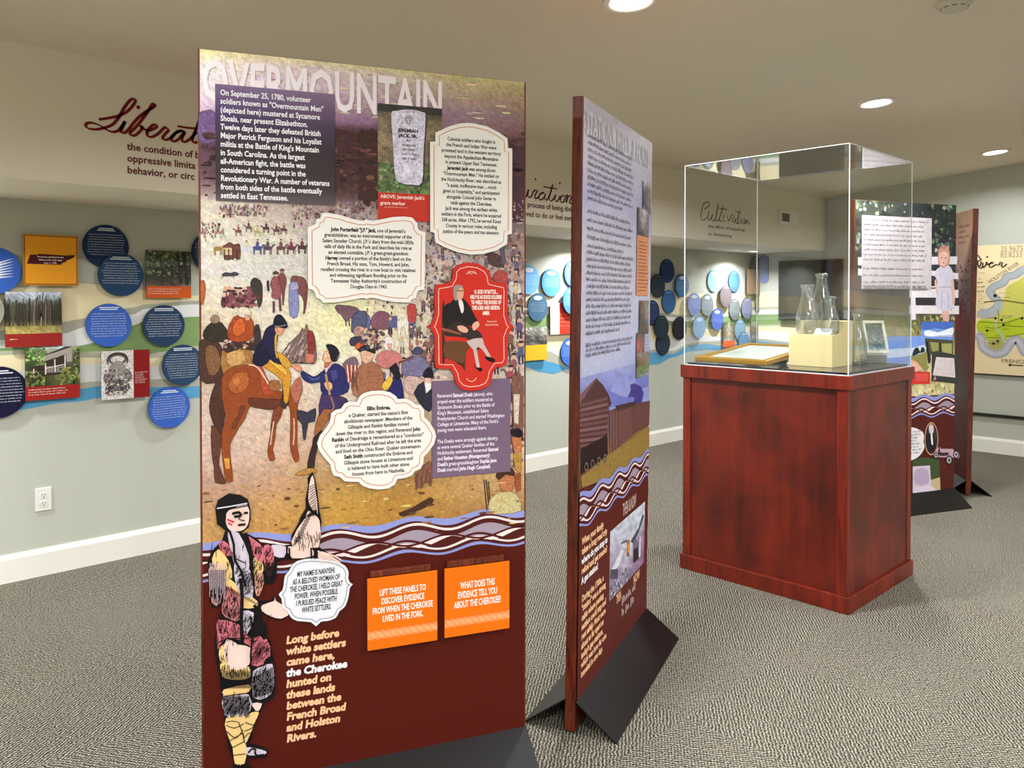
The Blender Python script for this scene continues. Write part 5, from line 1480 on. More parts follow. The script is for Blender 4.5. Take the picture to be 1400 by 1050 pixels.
# 1 colonial soldiers
P = S1.pts("78,122 110,108 180,75 260,53 320,48 370,52 470,75 560,122 622,165 627,238 658,240 655,885 622,890 618,960 540,1008 440,1035 340,1040 240,1020 150,985 78,948 70,875 40,868 38,190 78,188", 580, 160, 5.523)
pl, t1, o1 = plaque(rt1, S1, P, 'cream arched plaque about colonial soldiers', CREAM, OR, .012)
block(t1, S1, ["Colonial soldiers who fought in", "the French and Indian War were", "promised land in the western territory", "beyond the Appalachian Mountains", "in present Upper East Tennessee.", "*Jeremiah Jack* was among those", "\"Overmountain Men.\" He settled on", "the Nolichucky River, was described as", "\"a quiet, inoffensive man ... much", "given to hospitality,\" and participated", "alongside Colonel John Sevier in", "raids against the Cherokee.", "Jack was among the earliest white", "settlers in the Fork, where he acquired", "338 acres. After 1792, he served Knox", "County in various roles, including", "justice of the peace and tax assessor."],
  602, 192, 684, 318.5, (58, 50, 52), o1 + .0004, align='C', bold=1, k=.9, slope=.055)
t1.build('lettering', M_PRINT, pl)
# 2 John Porterfield
P = S1.pts("210,82 270,80 380,100 480,132 570,153 605,153 630,140 650,150 700,155 780,140 880,120 980,115 1060,122 1085,140 1105,168 1118,172 1120,225 1140,250 1195,262 1187,812 1130,820 1112,850 1105,893 1065,905 1045,935 900,930 800,915 720,893 665,890 640,903 600,890 540,900 440,920 330,935 215,937 195,905 150,888 140,840 120,815 75,802 70,215 110,205 145,185 152,140 190,132", 410, 280, 7)
pl, t1, o1 = plaque(rt1, S1, P, 'cream scalloped plaque about the grandson of a settler', CREAM, OR, .012)
block(t1, S1, ["*John Porterfield \"J.P.\" Jack,* one of Jeremiah's", "grandchildren, was an instrumental supporter of the", "Salem Seceder Church. J.P.'s diary from the mid-1850s", "tells of daily life in the Fork and describes his role as", "an elected constable. J.P.'s great-great-grandson", "*Harvey* owned a portion of the family's land on the", "French Broad. His sons, Tom, Howard, and John,", "recalled crossing the river in a row boat to visit relatives", "and witnessing significant flooding prior to the", "Tennessee Valley Authority's construction of", "Douglas Dam in 1943."],
  437.5, 315.5, 567, 394, (54, 46, 50), o1 + .0004, align='C', bold=1, k=.92, slope=.035)
t1.build('lettering', M_PRINT, pl)
# 3 Elihu Embree
P = S1.pts("455,158 470,135 500,113 570,92 660,88 740,105 790,138 808,165 880,160 935,185 960,210 1010,217 1040,260 1045,328 1090,370 1140,450 1150,500 1130,570 1080,640 1040,680 1035,740 1010,790 960,810 930,850 870,872 805,880 780,930 720,965 640,975 560,965 490,940 455,905 400,905 330,900 290,862 235,850 212,800 205,750 150,690 100,620 85,560 110,490 160,430 200,370 212,290 250,262 300,250 330,205 380,185 440,190", 420, 520, 6.56)
pl, t1, o1 = plaque(rt1, S1, P, 'cream cloud shaped plaque about a Quaker newspaper editor', CREAM, OR, .012)
block(t1, S1, ["*Elihu Embree,*", "a Quaker, started the nation's first", "abolitionist newspaper. Members of the", "Gillespie and Rankin families moved", "down the river to this region, and Reverend *John*", "*Rankin* of Dandridge is remembered as a \"conductor\"", "of the Underground Railroad after he left the area", "and lived on the Ohio River. Quaker stonemason", "*Seth Smith* constructed the Embree and", "Gillespie stone houses at Limestone and", "is believed to have built other stone", "houses from here to Nashville."],
  453, 562.8, 578.5, 652, (54, 46, 50), o1 + .0004, align='C', bold=1, k=.92, slope=-.06)
t1.build('lettering', M_PRINT, pl)
# 4 purple text board (under the red plaque)
P = [S1.uv(490 + a_ / 4.375, 500 + b_ / 4.375) for a_, b_ in ((440, 90), (908, 76), (905, 633), (438, 668))]
uA, uB = (P[0][0] + P[3][0]) / 2, (P[1][0] + P[2][0]) / 2; vA, vB = (P[0][1] + P[1][1]) / 2, (P[2][1] + P[3][1]) / 2
pl, t1, o1 = plaque(rt1, S1, [(uA, vB), (uB, vB), (uB, vA), (uA, vA)], 'dull purple rectangular text board', (116, 94, 116), None, 0, .001, .003)
block(t1, S1, ["Reverend *Samuel Doak* (above), who", "prayed over the soldiers mustered at", "Sycamore Shoals prior to the Battle of", "King's Mountain, established Salem", "Presbyterian Church and started Washington", "College at Limestone. Many of the Fork's", "young men were educated there.", "", "The Doaks were strongly against slavery,", "as were several Quaker families of the", "Nolichucky settlement. Reverend *Samuel*", "and *Esther Houston (Montgomery)*", "*Doak's* great-granddaughter *Sophia Jane*", "*Doak* married *John Hugh Campbell.*"],
  597.3, 543.5, 689, 645, (226, 214, 226), o1 + .0004, bold=1, k=.9, slope=-.05)
t1.build('lettering', M_PRINT, pl)
# 5 red portrait plaque
P = S1.pts("555,262 560,215 590,185 650,170 710,178 760,205 783,240 790,280 830,290 880,300 887,340 885,480 900,530 924,555 900,580 885,620 887,750 870,790 820,795 797,830 790,870 768,910 720,930 660,937 610,925 577,890 565,840 545,805 500,805 458,800 452,770 450,610 435,575 411,555 435,530 450,480 450,330 460,303 500,298 540,290", 490, 320, 4.375)
pl, t1, o1 = plaque(rt1, S1, P, 'red cartouche plaque with a seated man in black', (200, 48, 38), (240, 206, 190), .0125, .004, .006)
cb = (490, 320, 4.375)
def q1(col, t, k=[0]):
    k[0] += 1; poly(t1, S1, smoothp(S1.pts(t, *cb), 2), col, o1 + .0003 + k[0] * .00003)
q1((74, 46, 32), "495,430 510,420 512,640 680,640 640,700 630,820 615,790 520,740 510,765 495,760")
q1((104, 66, 44), "512,645 600,640 675,655 640,690 625,770 515,735")
q1((38, 32, 32), "500,440 545,410 560,392 590,385 625,388 665,440 690,490 718,540 690,560 650,545 640,575 510,575")
q1((54, 44, 40), "570,520 650,550 720,585 735,630 720,680 690,690 640,620 520,610 512,575")
q1((196, 176, 172), "640,640 730,620 745,660 790,740 775,750 735,690 700,680 720,790 700,795 680,690")
q1((26, 22, 24), "750,730 800,740 812,760 790,765 760,750"); q1((26, 22, 24), "685,770 700,795 735,800 725,822 695,800")
q1((222, 168, 142), "585,550 620,548 650,570 640,590 600,580"); q1((222, 168, 142), "675,540 705,520 718,545 690,575 678,570")
q1((216, 160, 130), "575,330 600,312 622,330 620,375 600,402 580,380"); q1((150, 140, 132), "562,320 590,303 622,315 600,322 582,350 585,395 566,390")
q1((226, 216, 214), "592,400 615,398 625,450 612,475 600,440"); q1((150, 84, 60), "500,560 600,590 600,600 500,575")
stroke(t1, S1, S1.pts("580,340 620,338", *cb), .002, (60, 40, 36), o1 + .0015)
for t in ("640,240 650,228 670,224 690,228 702,240", "650,240 660,230 670,240 680,230 692,240", "640,860 655,875 675,880 690,870 700,858"): stroke(t1, S1, smoothp(S1.pts(t, *cb), 3, False), .0016, (240, 206, 190), o1 + .0006)
block(t1, S1, ["O, GOD OF BATTLE ...", "HELP US AS GOOD SOLDIERS", "TO WIELD THE SWORD OF", "THE LORD AND GIDEON.", "AMEN."], 641.5, 401.3, 684.5, 430.5, (246, 226, 214), o1 + .0006, align='C', bold=2, k=1.0, slope=.005)
block(t1, S1, ["Reverend", "Samuel Doak"], 662, 440.5, 679.5, 445, (236, 190, 170), o1 + .0006, align='C', bold=1, k=.8, slope=0)
t1.build('portrait_print', M_PRINT, pl)

# two hinged orange panels
def flap(tl, tr, br, bl, lines, xl, y0, xr, y1, hinge, label):
    P = [S1.uv(*tl), S1.uv(*tr), S1.uv(*br), S1.uv(*bl)]
    u0 = (P[0][0] + P[3][0]) / 2; u1 = (P[1][0] + P[2][0]) / 2; v1 = (P[0][1] + P[1][1]) / 2; v0 = (P[2][1] + P[3][1]) / 2
    mb = MB(); mb.obox(S1, u0, v0, u1, v1, .010, .018, lin((238, 108, 14)))
    fl = mb.build('flap_panel', M_PRINT, rt1, bevel=.001); tag(fl, label)
    mb = MB()
    block(mb, S1, lines, xl, y0, xr, y1, (252, 236, 224), .0184, align='C', bold=1, k=1.0, slope=-.17)
    H = v1 - v0
    for k in range(5):
        for s in (1, -1):
            stroke(mb, S1, [(u0 + (u1 - u0) * i / 60, v0 + H * (.17 + k * .018) + s * H * .022 * math.sin(i / 60 * 2 * math.pi * 5.2 + k * .3)) for i in range(61)], .0011, (250, 196, 140), .0184)
    mb.build('lettering', M_PRINT, fl)
    a_, b_ = S1.uv(*hinge[:2]); c_, _ = S1.uv(*hinge[2:])
    mb = MB(); mb.obox(S1, a_, v1 + .003, c_, v1 + .020, .0015, .016); mb.build('hinge_strip', M_TRIMWOOD, rt1, bevel=.001)
flap((501, 791), (596, 776), (595.5, 871), (501, 888), ["LIFT THESE PANELS TO", "DISCOVER EVIDENCE", "FROM WHEN THE CHEROKEE", "LIVED IN THE FORK."], 507.5, 813, 589.5, 849, (505, 780, 587, 770), 'left orange hinged panel asking to lift it')
flap((606.5, 776), (694.5, 764.5), (693, 855), (605.5, 870.5), ["WHAT DOES THIS", "EVIDENCE TELL YOU", "ABOUT THE CHEROKEE?"], 618.5, 803.5, 682, 829, (610, 766, 687, 757), 'right orange hinged panel asking a question')

# slanted text
m = MB()
CRM, WHT = (238, 186, 140), (236, 232, 230)
block(m, S1, ["Long before", "white settlers", "came here,", "the Cherokee", "hunted on", "these lands", "between the", "French Broad", "and Holston", "Rivers."], 391, 880, 474, 1014.5, CRM, .0024, bold=2, k=.98, slope=-.17, shear=.12,
      cols=[CRM, CRM, CRM, WHT, CRM, CRM, CRM, CRM, CRM, CRM])
m.build('lettering', M_PRINT, rt1)

# speech plaque and cut-out woman
P = S1.pts("565,640 590,610 605,580 640,550 720,535 800,540 870,552 925,580 945,620 942,650 952,678 970,690 952,710 945,760 925,820 890,850 870,888 820,908 780,912 750,940 720,915 640,908 600,885 580,850 552,830 545,775 527,750 550,725 558,690", 260, 640, 4.375)
pl, t1, o1 = plaque(rt1, S1, smoothp(P, 2), 'pale speech plaque beside the drawn woman', (224, 222, 226), (120, 124, 150), .008, .003, .005, side=(30, 26, 26))
block(t1, S1, ["MY NAME IS NANYEHI.", "AS A BELOVED WOMAN OF", "THE CHEROKEE, I HELD GREAT", "POWER. WHEN POSSIBLE,", "I PURSUED PEACE WITH", "WHITE SETTLERS."], 395.5, 788.7, 467.5, 838.5, (36, 38, 56), o1 + .0005, align='C', bold=1, k=1.05, slope=-.10, shear=.08)
t1.build('lettering', M_PRINT, pl)
SILH = "230,150 300,158 345,185 360,240 362,300 350,350 320,375 300,385 350,395 400,420 430,450 500,450 560,460 600,455 605,400 640,340 660,290 690,240 690,180 705,100 700,60 730,20 745,60 760,140 770,240 785,320 775,400 770,470 800,490 870,530 905,560 880,575 800,560 780,580 740,530 640,540 560,540 520,560 515,640 490,690 440,680 415,740 400,790 480,790 500,760 510,790 560,830 605,850 580,880 545,905 500,900 430,860 430,900 460,960"
m2 = MB()
A_ = S1.pts(SILH, 260, 640, 4.375)
B_ = S1.pts("520,130 545,180 575,330 582,500 575,560 510,605 470,680 430,780 420,850 400,880 500,900 535,930 520,960 440,975 380,975 400,1020 420,1050 290,1050 295,980 260,900 240,780 225,660 210,500 200,420 175,300 165,180 185,90 200,0", 260, 840, 5)
C_ = S1.pts("205,820 130,830 110,700 105,560 125,500 190,430 210,370 160,330 150,240 165,190", 260, 640, 4.375)
SIL = A_ + B_ + C_
plate(m2, S1, SIL, .0014, .006, (24, 20, 22), (24, 20, 22))
cut = m2.build('figure_cutout', M_PRINT, rt1); tag(cut, 'ink drawn woman in fringed dress with raised wing, cut out')
m = MB(); _w = [0]
def wp(col, t, ox, oy, s, sm=2):
    _w[0] += 1
    poly(m, S1, smoothp(S1.pts(t, ox, oy, s), sm), col, .0062 + _w[0] * .00004)
def wh(col, t, ox, oy, s, sm=2, dens=1.2, ink=(20, 16, 20), dr=None):
    wp(col, t, ox, oy, s, sm)
    P = smoothp(S1.pts(t, ox, oy, s), sm)
    us = [p[0] for p in P]; vs = [p[1] for p in P]
    for _ in range(int(abs(area(P)) / .00003 * dens)):
        x = rb_.uniform(min(us), max(us)); y = rb_.uniform(min(vs), max(vs)); a_ = (dr if dr is not None else 1.2) + rb_.uniform(-.35, .35); l = rb_.uniform(.006, .018)
        x2, y2 = x + l * math.cos(a_), y + l * math.sin(a_)
        if inside(P, x, y) and inside(P, x2, y2): stroke(m, S1, [(x, y), (x2, y2)], rb_.uniform(.0008, .0019), ink, .0104)
def wk(col, t, ox, oy, s, wd):
    _w[0] += 1
    P = S1.pts(t, ox, oy, s)
    stroke(m, S1, smoothp(P, 2, False) if len(P) > 2 else P, wd, col, .0062 + min(_w[0], 400) * .00001 + .004)
g_ = (260, 640, 4.375); h_ = (260, 840, 5)
SKIN, PNK, LILC, YEL, INKB = (232, 200, 188), (206, 110, 120), (206, 192, 206), (234, 196, 130), (20, 16, 20)
wp(SKIN, "230,250 340,215 352,300 335,350 300,372 240,370 215,330 215,290", *g_)
wp(LILC, "235,375 290,385 350,520 345,620 300,640 260,560 240,480 225,400", *g_)
wp(YEL, "170,480 235,560 250,650 200,660 150,600 130,540", *g_)
wp(YEL, "200,680 240,660 330,740 400,790 390,830 300,830 230,780", *g_)
wp(SKIN, "430,815 500,790 505,765 512,790 600,850 545,895 480,880 430,850", *g_)
for t in ("760,490 790,510 785,570", "770,500 810,520 840,560", "780,500 850,530 895,565", "780,495 860,520 900,545"): wk(SKIN, t, *g_, .004)
wp(LILC, "490,455 570,465 560,530 500,520 480,490", *g_)
wp(SKIN, "585,465 720,475 735,520 610,535", *g_)
wp(SKIN, "765,490 880,545 890,560 800,550 775,560", *g_)
wp(SKIN, "610,460 620,400 650,345 690,290 705,250 760,290 775,340 765,470", *g_)
wp(SKIN, "712,90 730,40 745,110 762,270 720,230 705,180", *g_)
wh(YEL, "370,560 400,520 445,600 400,640 370,620", *g_)
wh((196, 120, 120), "215,700 300,760 300,900 240,900 190,860 200,760", *g_, dr=1.4)
wh(LILC, "262,560 330,580 372,640 372,770 320,760 275,700", *g_, dr=.9)
wh((214, 150, 130), "385,640 430,620 440,680 410,760 390,740", *g_)
wh((206, 150, 150), "110,600 150,600 190,690 180,800 130,800", *g_, dr=1.5)
wh(YEL, "205,330 260,330 330,360 400,350 410,420 330,440 240,430 215,400", *h_, dr=1.5)
wh(PNK, "170,450 200,430 240,470 250,520 200,510", *g_); wh(PNK, "330,400 390,430 440,480 430,560 380,520", *g_); wh(PNK, "440,460 490,470 500,560 480,650 445,600", *g_)
wh(LILC, "310,850 380,860 360,950 320,1000 308,920", *g_)
wh(PNK, "190,30 330,60 400,150 480,140 520,230 500,330 420,340 410,210 250,150 190,230 185,120", *h_)
wp(YEL, "200,220 260,190 300,240 260,330 205,310", *h_)
wp(SKIN, "250,160 330,200 410,220 405,330 340,370 270,360 230,260", *h_)
wh(PNK, "420,230 520,160 545,280 420,320", *h_)
wh(LILC, "430,380 560,330 570,490 520,560 430,560", *h_); wh(LILC, "230,520 400,540 410,650 330,700 235,680", *h_)
wp(YEL, "230,505 400,470 400,520 300,550 235,545", *h_)
wp(SKIN, "420,600 490,600 460,660 440,640", *h_)
wp(YEL, "245,700 380,690 360,820 385,900 370,1010 305,1010 290,900 250,800", *h_); wp(YEL, "370,690 465,650 455,700 400,830 375,870 365,780", *h_)
wp(LILC, "385,900 440,905 515,925 510,945 430,955 385,945", *h_)
# ink: hair band, features, folds, fringes, feathers
wk((210, 206, 216), "160,235 230,225 340,205", *g_, .0035)
wk(INKB, "160,250 240,238 345,218", *g_, .003)
wk(INKB, "250,268 290,258 300,280 262,285", *g_, .007); wk(INKB, "320,262 345,262", *g_, .006)
wk(INKB, "310,270 290,300 325,308", *g_, .003); wk(INKB, "285,335 330,330", *g_, .006)
wk((206, 60, 70), "220,300 262,318", *g_, .005); wk((206, 60, 70), "225,322 250,335", *g_, .004)
rw = random.Random(5)
for i in range(17):
    x = 618 + i * 9; y = 445 - i * 20
    wk(INKB, "%d,%d %d,%d" % (x - 5, max(y, 270) + 10, min(x + 42, 752), max(y, 270) - 36 + i), *g_, .0022)
for i in range(12):
    wk(INKB, "%d,%d %d,%d" % (706 + rw.randint(-4, 6), 110 + i * 16, 745 + i, 90 + i * 14), *g_, .0018)
for i in range(26): wk(INKB, "%d,%d %d,%d" % (620 + i * 6, 430 + rw.randint(-60, 40), 628 + i * 6, 455 + rw.randint(-60, 40)), *g_, .0016)
for x in (575, 590, 720, 740): wk(INKB, "%d,470 %d,535" % (x, x + 3), *g_, .0045)
for i in range(46):
    x = rw.uniform(130, 430); y = rw.uniform(430, 700)
    wk(INKB, "%f,%f %f,%f" % (x, y, x + rw.uniform(-14, 10), y + rw.uniform(20, 55)), *g_, .0016)
for i in range(16): wk(INKB, "%d,600 %d,%d" % (120 + i * 6, 118 + i * 6, 720 + rw.randint(0, 100)), *g_, .002)
for i in range(14): wk((214, 190, 196), "%d,560 %d,%d" % (118 + i * 7, 116 + i * 7, 700 + rw.randint(0, 110)), *g_, .0009)
for i in range(14): wk(INKB, "%d,%d %d,%d" % (440 + i * 5, 560 + rw.randint(-20, 20), 438 + i * 5, 660 + rw.randint(-10, 30)), *g_, .0018)
wk(INKB, "235,370 260,450 265,540 300,600 330,700", *g_, .006); wk(INKB, "330,380 360,470 370,600 380,700", *g_, .007); wk(INKB, "262,530 330,560", *g_, .003)
for i in range(14): wk(INKB, "%d,%d %d,%d" % (210 + i * 14, 690 + i * 8, 222 + i * 14, 722 + i * 7), *g_, .0016)
wk(INKB, "300,650 310,760 305,900 310,1040", *g_, .009); wk(INKB, "380,810 410,850", *g_, .008)
for i in range(150):
    x = rw.uniform(185, 530); y = rw.uniform(0, 350)
    if 255 < x < 405 and 170 < y < 350: continue
    dx, dy = (rw.uniform(20, 44), rw.uniform(-34, -8)) if x > 380 else (rw.uniform(-6, 8), rw.uniform(20, 46))
    wk(INKB, "%f,%f %f,%f" % (x, y, min(x + dx, 555), y + dy), *h_, .0015)
wk(INKB, "190,180 260,150 400,150 520,110", *h_, .003); wk(INKB, "410,0 425,120 412,260 420,420", *h_, .005)
for i in range(21): wk(INKB, "%d,%d %d,%d" % (206 + i * 10, 360 + rw.randint(0, 20), 208 + i * 10, 490), *h_, .0020)
for i in range(18): wk(INKB, "%d,545 %d,%d" % (228 + i * 10, 230 + i * 10, 660 + rw.randint(0, 40)), *h_, .0022)
for i in range(16): wk(INKB, "%d,%d %d,%d" % (420 + i * 10, 420 - i * 5, 424 + i * 10, 560 - i * 3), *h_, .0022)
wk(INKB, "420,350 480,340 560,300", *h_, .004); wk(INKB, "225,545 400,520", *h_, .003)
for t in ("245,740 300,760 365,730", "248,780 310,830 360,770", "262,850 330,810 362,790", "270,900 330,870 370,850", "290,945 350,938 375,935", "375,720 430,740 450,700", "370,780 420,760 440,730", "365,830 390,800 420,790", "245,720 330,720 370,860", "430,640 470,650"): wk(INKB, t, *h_, .0024)
for t in ("395,930 420,900 450,910", "440,915 450,945 500,940", "385,955 520,955"): wk(INKB, t, *h_, .005)
for t in ("310,1010 330,1040", "330,1005 350,1040", "350,1005 370,1040"): wk(INKB, t, *h_, .003)
m.build('figure_print', M_PRINT, cut)

# ===== panel 2, edge towards the viewer
a = at(797, 131, 2.65); b = at(892, 195, 3.46)
W2 = math.hypot(b.x - a.x, b.y - a.y); top2 = (a.z + b.z) / 2
LEAN2 = math.radians(.7)
d2 = Vector((b.x - a.x, b.y - a.y, 0)).normalized(); n2 = d2.cross(Vector((0, 0, 1)))
f2 = Vector((a.x, a.y, 0)) - n2 * math.sin(LEAN2) * top2
rt2, S2 = panel('exhibit_panel', 'second tall panel seen along its dark wooden edge, log fort picture on its face', f2, d2, W2, top2, LEAN2)
m = MB()
rect(m, S2, E, B1 - .02, W2 - E, top2 - .0015, (88, 34, 28), .0006)
def V2(px, py): return S2.uv(px, py)[1]
vF = V2(787, 672)
gridart(m, S2, E, V2(789, 518), W2 - E, top2 - .0015, [[(206, 196, 210), (196, 188, 206), (190, 184, 196)], [(204, 194, 212), (190, 182, 208), (184, 178, 206)], [(180, 174, 212), (190, 182, 212), (170, 168, 208)], [(206, 200, 216), (200, 196, 214), (190, 190, 214)], [(196, 190, 216), (206, 202, 218), (196, 198, 222)], [(190, 188, 214), (196, 196, 220), (180, 186, 220)], [(184, 186, 216), (176, 182, 218), (160, 170, 216)]], .0009, 12, 24, .02, 41)
gridart(m, S2, E, vF, W2 - E, V2(789, 518), [[(150, 156, 210), (160, 170, 220)], [(120, 126, 190), (110, 124, 200)], [(96, 90, 120), (110, 100, 130)], [(120, 96, 60), (140, 116, 60)], [(100, 76, 40), (120, 92, 44)]], .0010, 12, 14, .08, 42)
_l = [0]
def p2(col, t, ox=760, oy=480, s=1.909, sm=0, off=.0014):
    _l[0] += 1
    P = S2.pts(t, ox, oy, s)
    if sm: P = smoothp(P, sm)
    poly(m, S2, P, col, off + _l[0] * .00003)
k6 = (700, 400, 4.2)
p2((150, 158, 216), "560,560 600,500 620,480 640,540 650,470 670,510 700,480 720,560 780,540 785,640 560,680", *k6)
p2((62, 62, 140), "655,620 680,560 675,530 700,520 740,540 755,580 740,640 700,650", *k6)
p2((112, 122, 196), "550,560 640,600 700,600 700,640 560,660", *k6)
p2((78, 50, 50), "385,640 400,600 480,490 520,530 555,590 570,640 550,660 545,860 385,900", *k6)
p2((120, 84, 84), "385,590 470,500 480,500 400,620 385,640", *k6)
for i in range(9):
    y = 640 + i * 29
    p2((128, 92, 92) if i % 2 else (110, 74, 72), "386,%d 548,%d 548,%d 386,%d" % (y, y - 40 + i * 3, y - 24 + i * 3, y + 17), *k6)
p2((30, 22, 22), "390,900 545,815 548,930 390,1050", *k6)
p2((96, 62, 58), "550,680 600,660 790,620 785,760 700,810 560,930", *k6)
for i in range(16):
    y = 690 + i * 14
    p2((130, 92, 86), "608,%d 690,%d 690,%d 608,%d" % (y, y - 34, y - 29, y + 6), *k6)
for i in range(9): p2((120, 84, 80), "%d,%d %d,%d %d,%d %d,%d" % (706 + i * 9, 650 - i * 3, 710 + i * 9, 648 - i * 3, 710 + i * 9, 800 - i * 6, 706 + i * 9, 804 - i * 6), *k6)
for i in range(3): p2((126, 88, 84), "%d,680 %d,676 %d,%d %d,%d" % (560 + i * 15, 569 + i * 15, 569 + i * 15, 920 - i * 10, 560 + i * 15, 926 - i * 10), *k6)
p2((66, 50, 50), "590,650 700,625 712,615 700,650 600,680", *k6)
p2((150, 122, 60), "390,1060 550,930 785,770 785,920 560,1060 400,1120", *k6)
for c_ in ((160, 130, 62), (104, 82, 42), (180, 150, 76)): brush(m, S2, S2.pts('390,1060 550,930 785,770 785,920 560,1060 400,1120', *k6), c_, .0034 , .8, .018, .004)
rn = random.Random(44)
for i in range(14):
    x = 420 + i * 9; y = 1000 - i * 4
    P = [S2.uv(700 + (x + 9 * math.cos(q)) / 4.2, 400 + (y + 22 * math.sin(q)) / 4.2) for q in [z * math.pi / 6 for z in range(12)]]
    if i % 4 == 0: stroke(m, S2, P, .006, (120, 100, 96), .0044, True)
m.build('fort_picture_print', M_SOFT, rt2)
m = MB()
vt = V2(789, 668) ; vt = (V2(789, 672) + V2(884, 619)) / 2; vb = (V2(789, 724) + V2(882, 655)) / 2
rect(m, S2, E, B1 - .02, W2 - E, vb + (vt - vb) * .25, (88, 34, 28), .0048)
waves(m, S2, E, W2 - E, vb - .012, vt + .012, .0050, .21, 1.0)
m.build('wave_band_print', M_PRINT, rt2)
m = MB()
u0, v0 = S2.uv(800.5, 182); ur = W2 - .06
hcap = (S2.uv(800.5, 150)[1] - v0) / CAPH
text(m, S2, "STATIONS, MILLS, & FORTS", S2.uv(800, 180)[0], v0, hcap, (222, 216, 222), .0030, bold=1, width=ur - S2.uv(800, 180)[0])
m.build('title_lettering', M_PRINT, rt2)
m = MB()
TX = (62, 54, 66)
uL = S2.uv(802, 300)[0]; uR = S2.uv(866, 300)[0]
rn = random.Random(45)
def para(y0, y1, n):
    va, vb_ = V2(802, y0), V2(802, y1)
    for i in range(n):
        v = va + (vb_ - va) * i / (n - 1)
        dashes(m, S2, uL, v, uL + (uR - uL) * rn.uniform(.9, 1.0) * (1 if i < n - 1 else .75), v, 1, .0135, TX, .0034, rn, 0)
para(186, 272, 10)
para(290, 338, 5)
para(347, 458, 13)
para(474, 488, 3)
m.build('body_lettering', M_PRINT, rt2)
m = MB()
k4 = (860, 270, 4.565)
def S2p(px, py): return S2.uv(px, py)
def r2(x0, x1, y0, y1, col, off, grad=None):
    ua, va = S2.uv(x0, y0); ub, _ = S2.uv(x1, y0); _, vb_ = S2.uv(x0, y1)
    rect(m, S2, ua, vb_, ub, va, col, off); return ua, vb_, ub, va
r2(870, 886, 319, 404, (226, 146, 96), .0040)
ua, va = S2.uv(872, 331); ub, vb_ = S2.uv(884.5, 400)[0], S2.uv(872, 398)[1]
dashes(m, S2, ua, va, ub, vb_, 15, .008, (130, 70, 50), .0044, rn, .25)
a1 = r2(878, 889, 246, 290, (90, 80, 86), .0036); gridart(m, S2, *a1, [[(196, 190, 200), (150, 140, 150)], [(84, 74, 80), (120, 110, 116)], [(60, 52, 58), (150, 140, 146)], [(110, 100, 108), (70, 62, 66)]], .0040, 8, 12, .3, 46)
a1 = r2(870.5, 886, 283, 321, (60, 54, 58), .0042); gridart(m, S2, *a1, [[(70, 62, 66), (206, 200, 204), (120, 110, 116)], [(50, 44, 48), (190, 184, 186), (90, 82, 86)], [(40, 36, 40), (60, 54, 58), (120, 112, 110)]], .0044, 8, 10, .25, 47)
a1 = r2(873, 886, 411, 458, (80, 66, 64), .0040); gridart(m, S2, *a1, [[(110, 70, 64), (150, 140, 136)], [(70, 50, 46), (196, 186, 178)], [(50, 40, 40), (110, 100, 96)], [(90, 80, 70), (60, 54, 50)]], .0044, 8, 10, .25, 48)
a1 = r2(869, 880, 455, 496, (176, 80, 70), .0046); gridart(m, S2, *a1, [[(60, 50, 56), (80, 66, 66)], [(196, 96, 84), (120, 70, 64)], [(180, 84, 76), (96, 70, 60)], [(110, 110, 60), (70, 66, 44)]], .0050, 8, 8, .2, 49)
a1 = r2(869, 886, 484, 517, (96, 84, 66), .0052); gridart(m, S2, *a1, [[(150, 146, 150), (100, 90, 80)], [(70, 56, 46), (150, 120, 100)], [(120, 136, 70), (84, 110, 60)], [(110, 130, 110), (160, 170, 180)]], .0056, 8, 8, .2, 50)
dashes(m, S2, *S2.uv(881, 462), S2.uv(887, 462)[0], S2.uv(881, 482)[1], 5, .006, (90, 90, 150), .004, rn, .3)
m.build('side_photo_print', M_SOFT, rt2)
# then and now picture
m = MB()
k1 = (780, 680, 7)
P = S2.pts("365,330 700,38 692,610 358,1010", *k1)
u0 = (P[0][0] + P[3][0]) / 2; u1 = (P[1][0] + P[2][0]) / 2; v1 = (P[0][1] + P[1][1]) / 2; v0 = (P[2][1] + P[3][1]) / 2
gridart(m, S2, u0, v0, u1, v1, [[(190, 196, 206), (206, 214, 222)], [(184, 176, 196), (190, 200, 212)], [(150, 140, 160), (206, 206, 216), (140, 120, 150)], [(130, 118, 140), (176, 164, 186), (150, 110, 150)], [(160, 146, 170), (120, 106, 130), (140, 100, 140)]], .0052, 14, 16, .14, 51)
_l[0] = 0
for c_, t_ in (((70, 76, 90), "560,420 640,290 680,150 692,180 640,330 590,440"), ((110, 110, 126), "590,420 610,390 640,430 640,600 580,620"), ((40, 36, 44), "590,500 630,470 640,580 590,630"), ((220, 220, 230), "380,690 470,500 495,500 450,650 400,700"), ((226, 224, 234), "650,380 660,370 655,560 640,570"), ((150, 100, 60), "530,420 545,395 555,430 550,570 525,560"), ((236, 150, 50), "535,450 547,430 552,520 536,530"), ((100, 90, 110), "470,430 530,400 530,420 470,450"), ((90, 84, 104), "370,690 440,680 440,770 370,780")):
    p2(c_, t_, *k1, off=.0056)
for i in range(8): stroke(m, S2, S2.pts("%d,690 %d,780" % (375 + i * 9, 375 + i * 9), *k1), .004, (60, 54, 70), .0062)
dabs(m, S2, u0, v0, u0 + (u1 - u0) * .5, v0 + (v1 - v0) * .25, 50, .010, [(96, 84, 106), (196, 186, 206), (60, 54, 66)], .0060, 52)
m.build('then_and_now_print', M_SOFT, rt2)
m = MB()
def t2(s, px, py, px2, h, col, bold=1):
    u, v = S2.uv(px, py); ux, _ = S2.uv(px2, py)
    text(m, S2, s, u, v, h, col, .0056, bold=bold, width=ux - u)
t2("THEN & NOW", 849.5, 706, 867.5, .07, (196, 170, 160))
